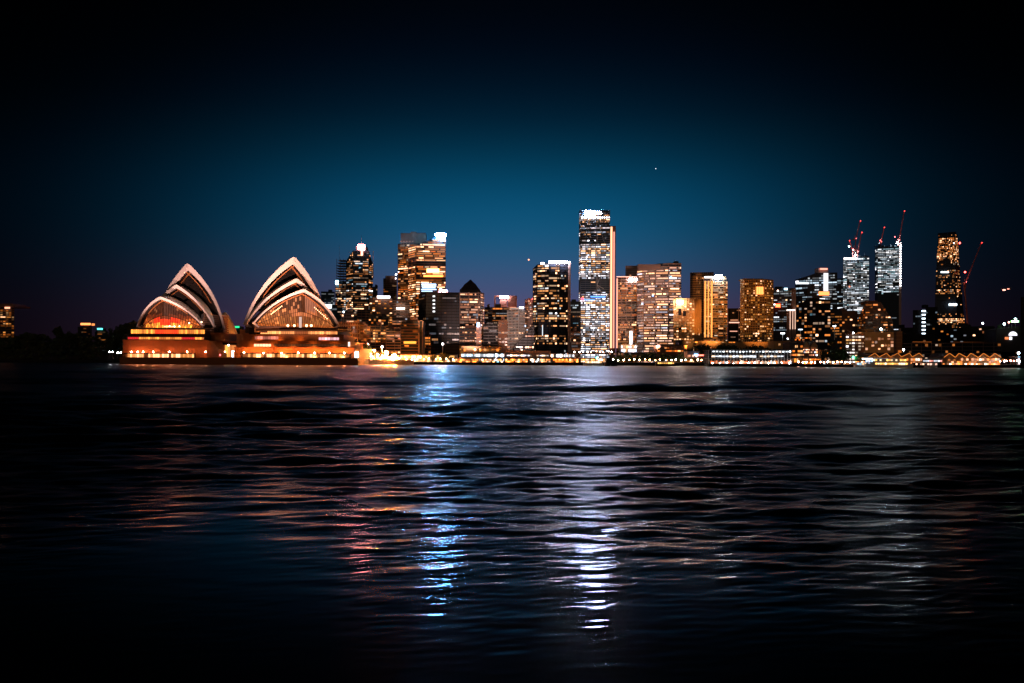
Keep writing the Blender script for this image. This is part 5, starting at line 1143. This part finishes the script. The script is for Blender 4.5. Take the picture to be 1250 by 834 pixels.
# ------------------------------------------------------------------ sky
w = bpy.data.worlds.new('World'); scene.world = w; w.use_nodes = True; nt = w.node_tree; nt.nodes.clear()
N = nt.nodes.new; Lk = nt.links.new
tc = N('ShaderNodeTexCoord'); sp = N('ShaderNodeSeparateXYZ'); Lk(tc.outputs['Generated'], sp.inputs[0])
def mth(op, a, b=None, c=None):
    n = N('ShaderNodeMath'); n.operation = op
    for i, v in enumerate((a, b, c)):
        if v is None: continue
        if isinstance(v, (int, float)): n.inputs[i].default_value = v
        else: Lk(v, n.inputs[i])
    return n.outputs[0]
el = mth('MULTIPLY', mth('ARCSINE', sp.outputs['Z']), 180 / math.pi / 30)
cr = N('ShaderNodeValToRGB'); Lk(el, cr.inputs[0]); ramp = cr.color_ramp; ramp.interpolation = 'B_SPLINE'
stops = [(0, (.100, .044, .088)), (2.5, (.085, .050, .114)), (5.0, (.044, .062, .142)), (8, (.007, .074, .158)), (11, (.002, .060, .135)), (14, (.0008, .028, .060)), (17, (.0003, .0080, .020)), (20.5, (.0002, .0022, .006)), (24, (.0002, .0008, .0022)), (30, (.0001, .0004, .001))]
ramp.elements[0].position = 0; ramp.elements[0].color = (*stops[0][1], 1)
ramp.elements[1].position = 1; ramp.elements[1].color = (*stops[-1][1], 1)
for e, c in stops[1:-1]: x = ramp.elements.new(e / 30); x.color = (*c, 1)
az = mth('ARCTAN2', sp.outputs['X'], sp.outputs['Y'])
g = mth('POWER', 2.71828, mth('MULTIPLY', mth('POWER', mth('ABSOLUTE', mth('DIVIDE', az, math.radians(18.0))), 2.3), -1))
g = mth('ADD', mth('MULTIPLY', g, .975), .012)
vm = N('ShaderNodeVectorMath'); vm.operation = 'SCALE'; Lk(cr.outputs[0], vm.inputs[0]); Lk(g, vm.inputs['Scale'])
bg = N('ShaderNodeBackground'); Lk(vm.outputs[0], bg.inputs[0]); bg.inputs[1].default_value = 1.08
sky = N('ShaderNodeTexSky'); sky.sky_type = 'NISHITA'; sky.sun_disc = False; sky.sun_elevation = math.radians(-8); sky.sun_rotation = math.radians(10)
bg2 = N('ShaderNodeBackground'); Lk(sky.outputs[0], bg2.inputs[0]); bg2.inputs[1].default_value = .004
ad = N('ShaderNodeAddShader'); Lk(bg.outputs[0], ad.inputs[0]); Lk(bg2.outputs[0], ad.inputs[1])
out = N('ShaderNodeOutputWorld'); Lk(ad.outputs[0], out.inputs[0])

# ------------------------------------------------------------------ lights
sl = bpy.data.lights.new('city_glow_fill', 'SUN'); sl.energy = .10; sl.angle = .3; sl.color = (1, .72, .55)  # added warm fill from behind the camera, in place of city glow
so = bpy.data.objects.new('city_glow_fill', sl); COL.objects.link(so); so.rotation_euler = (math.radians(76), 0, math.radians(-12))
def spot(p, target, watts, col, angle, blend=.8, r=1.0):  # makes the added fill spots as well as the floodlights
    l = bpy.data.lights.new('floodlight', 'SPOT'); l.energy = watts; l.color = col; l.spot_size = math.radians(angle); l.spot_blend = blend; l.shadow_soft_size = r
    o = bpy.data.objects.new('floodlight', l); COL.objects.link(o); o.location = p
    o.rotation_euler = (Vector(target) - Vector(p)).to_track_quat('-Z', 'Y').to_euler()
    return o
PK = (1, .62, .52); OR = (1, .40, .10); WM = (1, .52, .25)
# the shells are floodlit from the forecourt and from across the cove
spot((X(150, 470), 440, 9), at(208, 345, 575), 8e5, PK, 24)
spot((X(300, 470), 430, 9), at(236, 345, 590), 8e5, PK, 24)
spot((X(310, 470), 430, 9), at(355, 345, 570), 9e5, PK, 32)
spot((X(430, 470), 440, 9), at(372, 345, 570), 12e5, (1, .58, .42), 32)
for px, pt, tx, ty, D in ((1045, 314, 1046, 285, 1690), (1094, 302, 1101, 270, 1735), (1074, 302, 1078, 285, 1735), (1176, 350, 1190, 318, 1680)): spot(at(px, pt, D), at(tx, ty, D + 14), 1.4e4, (1, .45, .4), 90)  # added spots on the tower roofs to bring out the crane jibs
for px, D, z_ in ((447, 590, 9), (456, 612, 10), (470, 630, 9), (482, 634, 8)):
    spot((X(px, D), D, z_ + 6), (X(px, D), D + 4, 3), 9e3, (1, .36, .08), 140)
# podium wash
for px, py, D, e in ((307, 423.6, 540.6, .12), (332, 423.6, 540.6, .12), (357, 423.6, 540.6, .12), (382, 423.6, 540.6, .12), (407, 423.6, 540.6, .12), (315, 415.6, 545.6, .1), (340, 415.6, 545.6, .1), (365, 415.6, 545.6, .1), (395, 415.6, 545.6, .1)): spot(at(px, py, D), at(px, py - 5, D + 4), 6e3 * e, (1, .34, .07), 160, .4)
for px, e in ((180, .3), (225, .3), (310, 2.2), (345, 2.4), (380, 2.4), (415, 2.6)): spot((X(px, 531), 531.5, OZ + .35), at(px, 412, 548), 6e3 * e, (1, .36, .08), 150, .6)
# added unseen spots above the quay, a warm fill on the tower fronts
for px, D, tx, ty, tD, e, c, an in ((520, 660, 515, 325, 1150, 3, WM, 13), (575, 660, 575, 380, 1050, 3.5, PK, 20), (630, 660, 635, 390, 1000, 4, PK, 18), (800, 660, 805, 370, 1000, 4.5, PK, 22), (765, 660, 767, 390, 1100, 4, WM, 16),
                                    (840, 660, 838, 395, 850, 2.0, (1, .34, .06), 18), (870, 660, 866, 375, 1000, 6, OR, 16), (925, 660, 924, 380, 950, 2.2, OR, 18), (1070, 610, 1070, 400, 900, .25, OR, 20), (460, 640, 465, 375, 950, 1.0, WM, 14), (740, 660, 735, 360, 1350, 3, (1, .8, .7), 14)):
    spot((X(px, D), D, 14), at(tx, ty, tD), e * 3.2e5, c, an)

# ------------------------------------------------------------------ camera and render
cam = bpy.data.cameras.new('camera'); co = bpy.data.objects.new('camera', cam); COL.objects.link(co)
cam.sensor_width = 36; cam.lens = 36 * F / 1250; cam.shift_y = (HY - 417) / 1250
cam.clip_start = .5; cam.clip_end = 40000
co.matrix_world = Matrix.Translation((0, 0, CAMZ)) @ Matrix.Rotation(math.radians(90), 4, 'X') @ Matrix.Rotation(ROLL, 4, 'Z')
scene.camera = co
vs = scene.view_settings; vs.view_transform = 'Standard'; vs.look = 'None'; vs.gamma = 1; vs.exposure = .3; vs.use_curve_mapping = False
cy = scene.cycles; cy.use_denoising = True; cy.max_bounces = 5; cy.diffuse_bounces = 2; cy.glossy_bounces = 3; cy.transmission_bounces = 1; cy.volume_bounces = 0
cy.use_light_tree = True; cy.caustics_reflective = False; cy.caustics_refractive = False; cy.sample_clamp_indirect = 12; cy.filter_width = 1.5; cy.use_adaptive_sampling = False
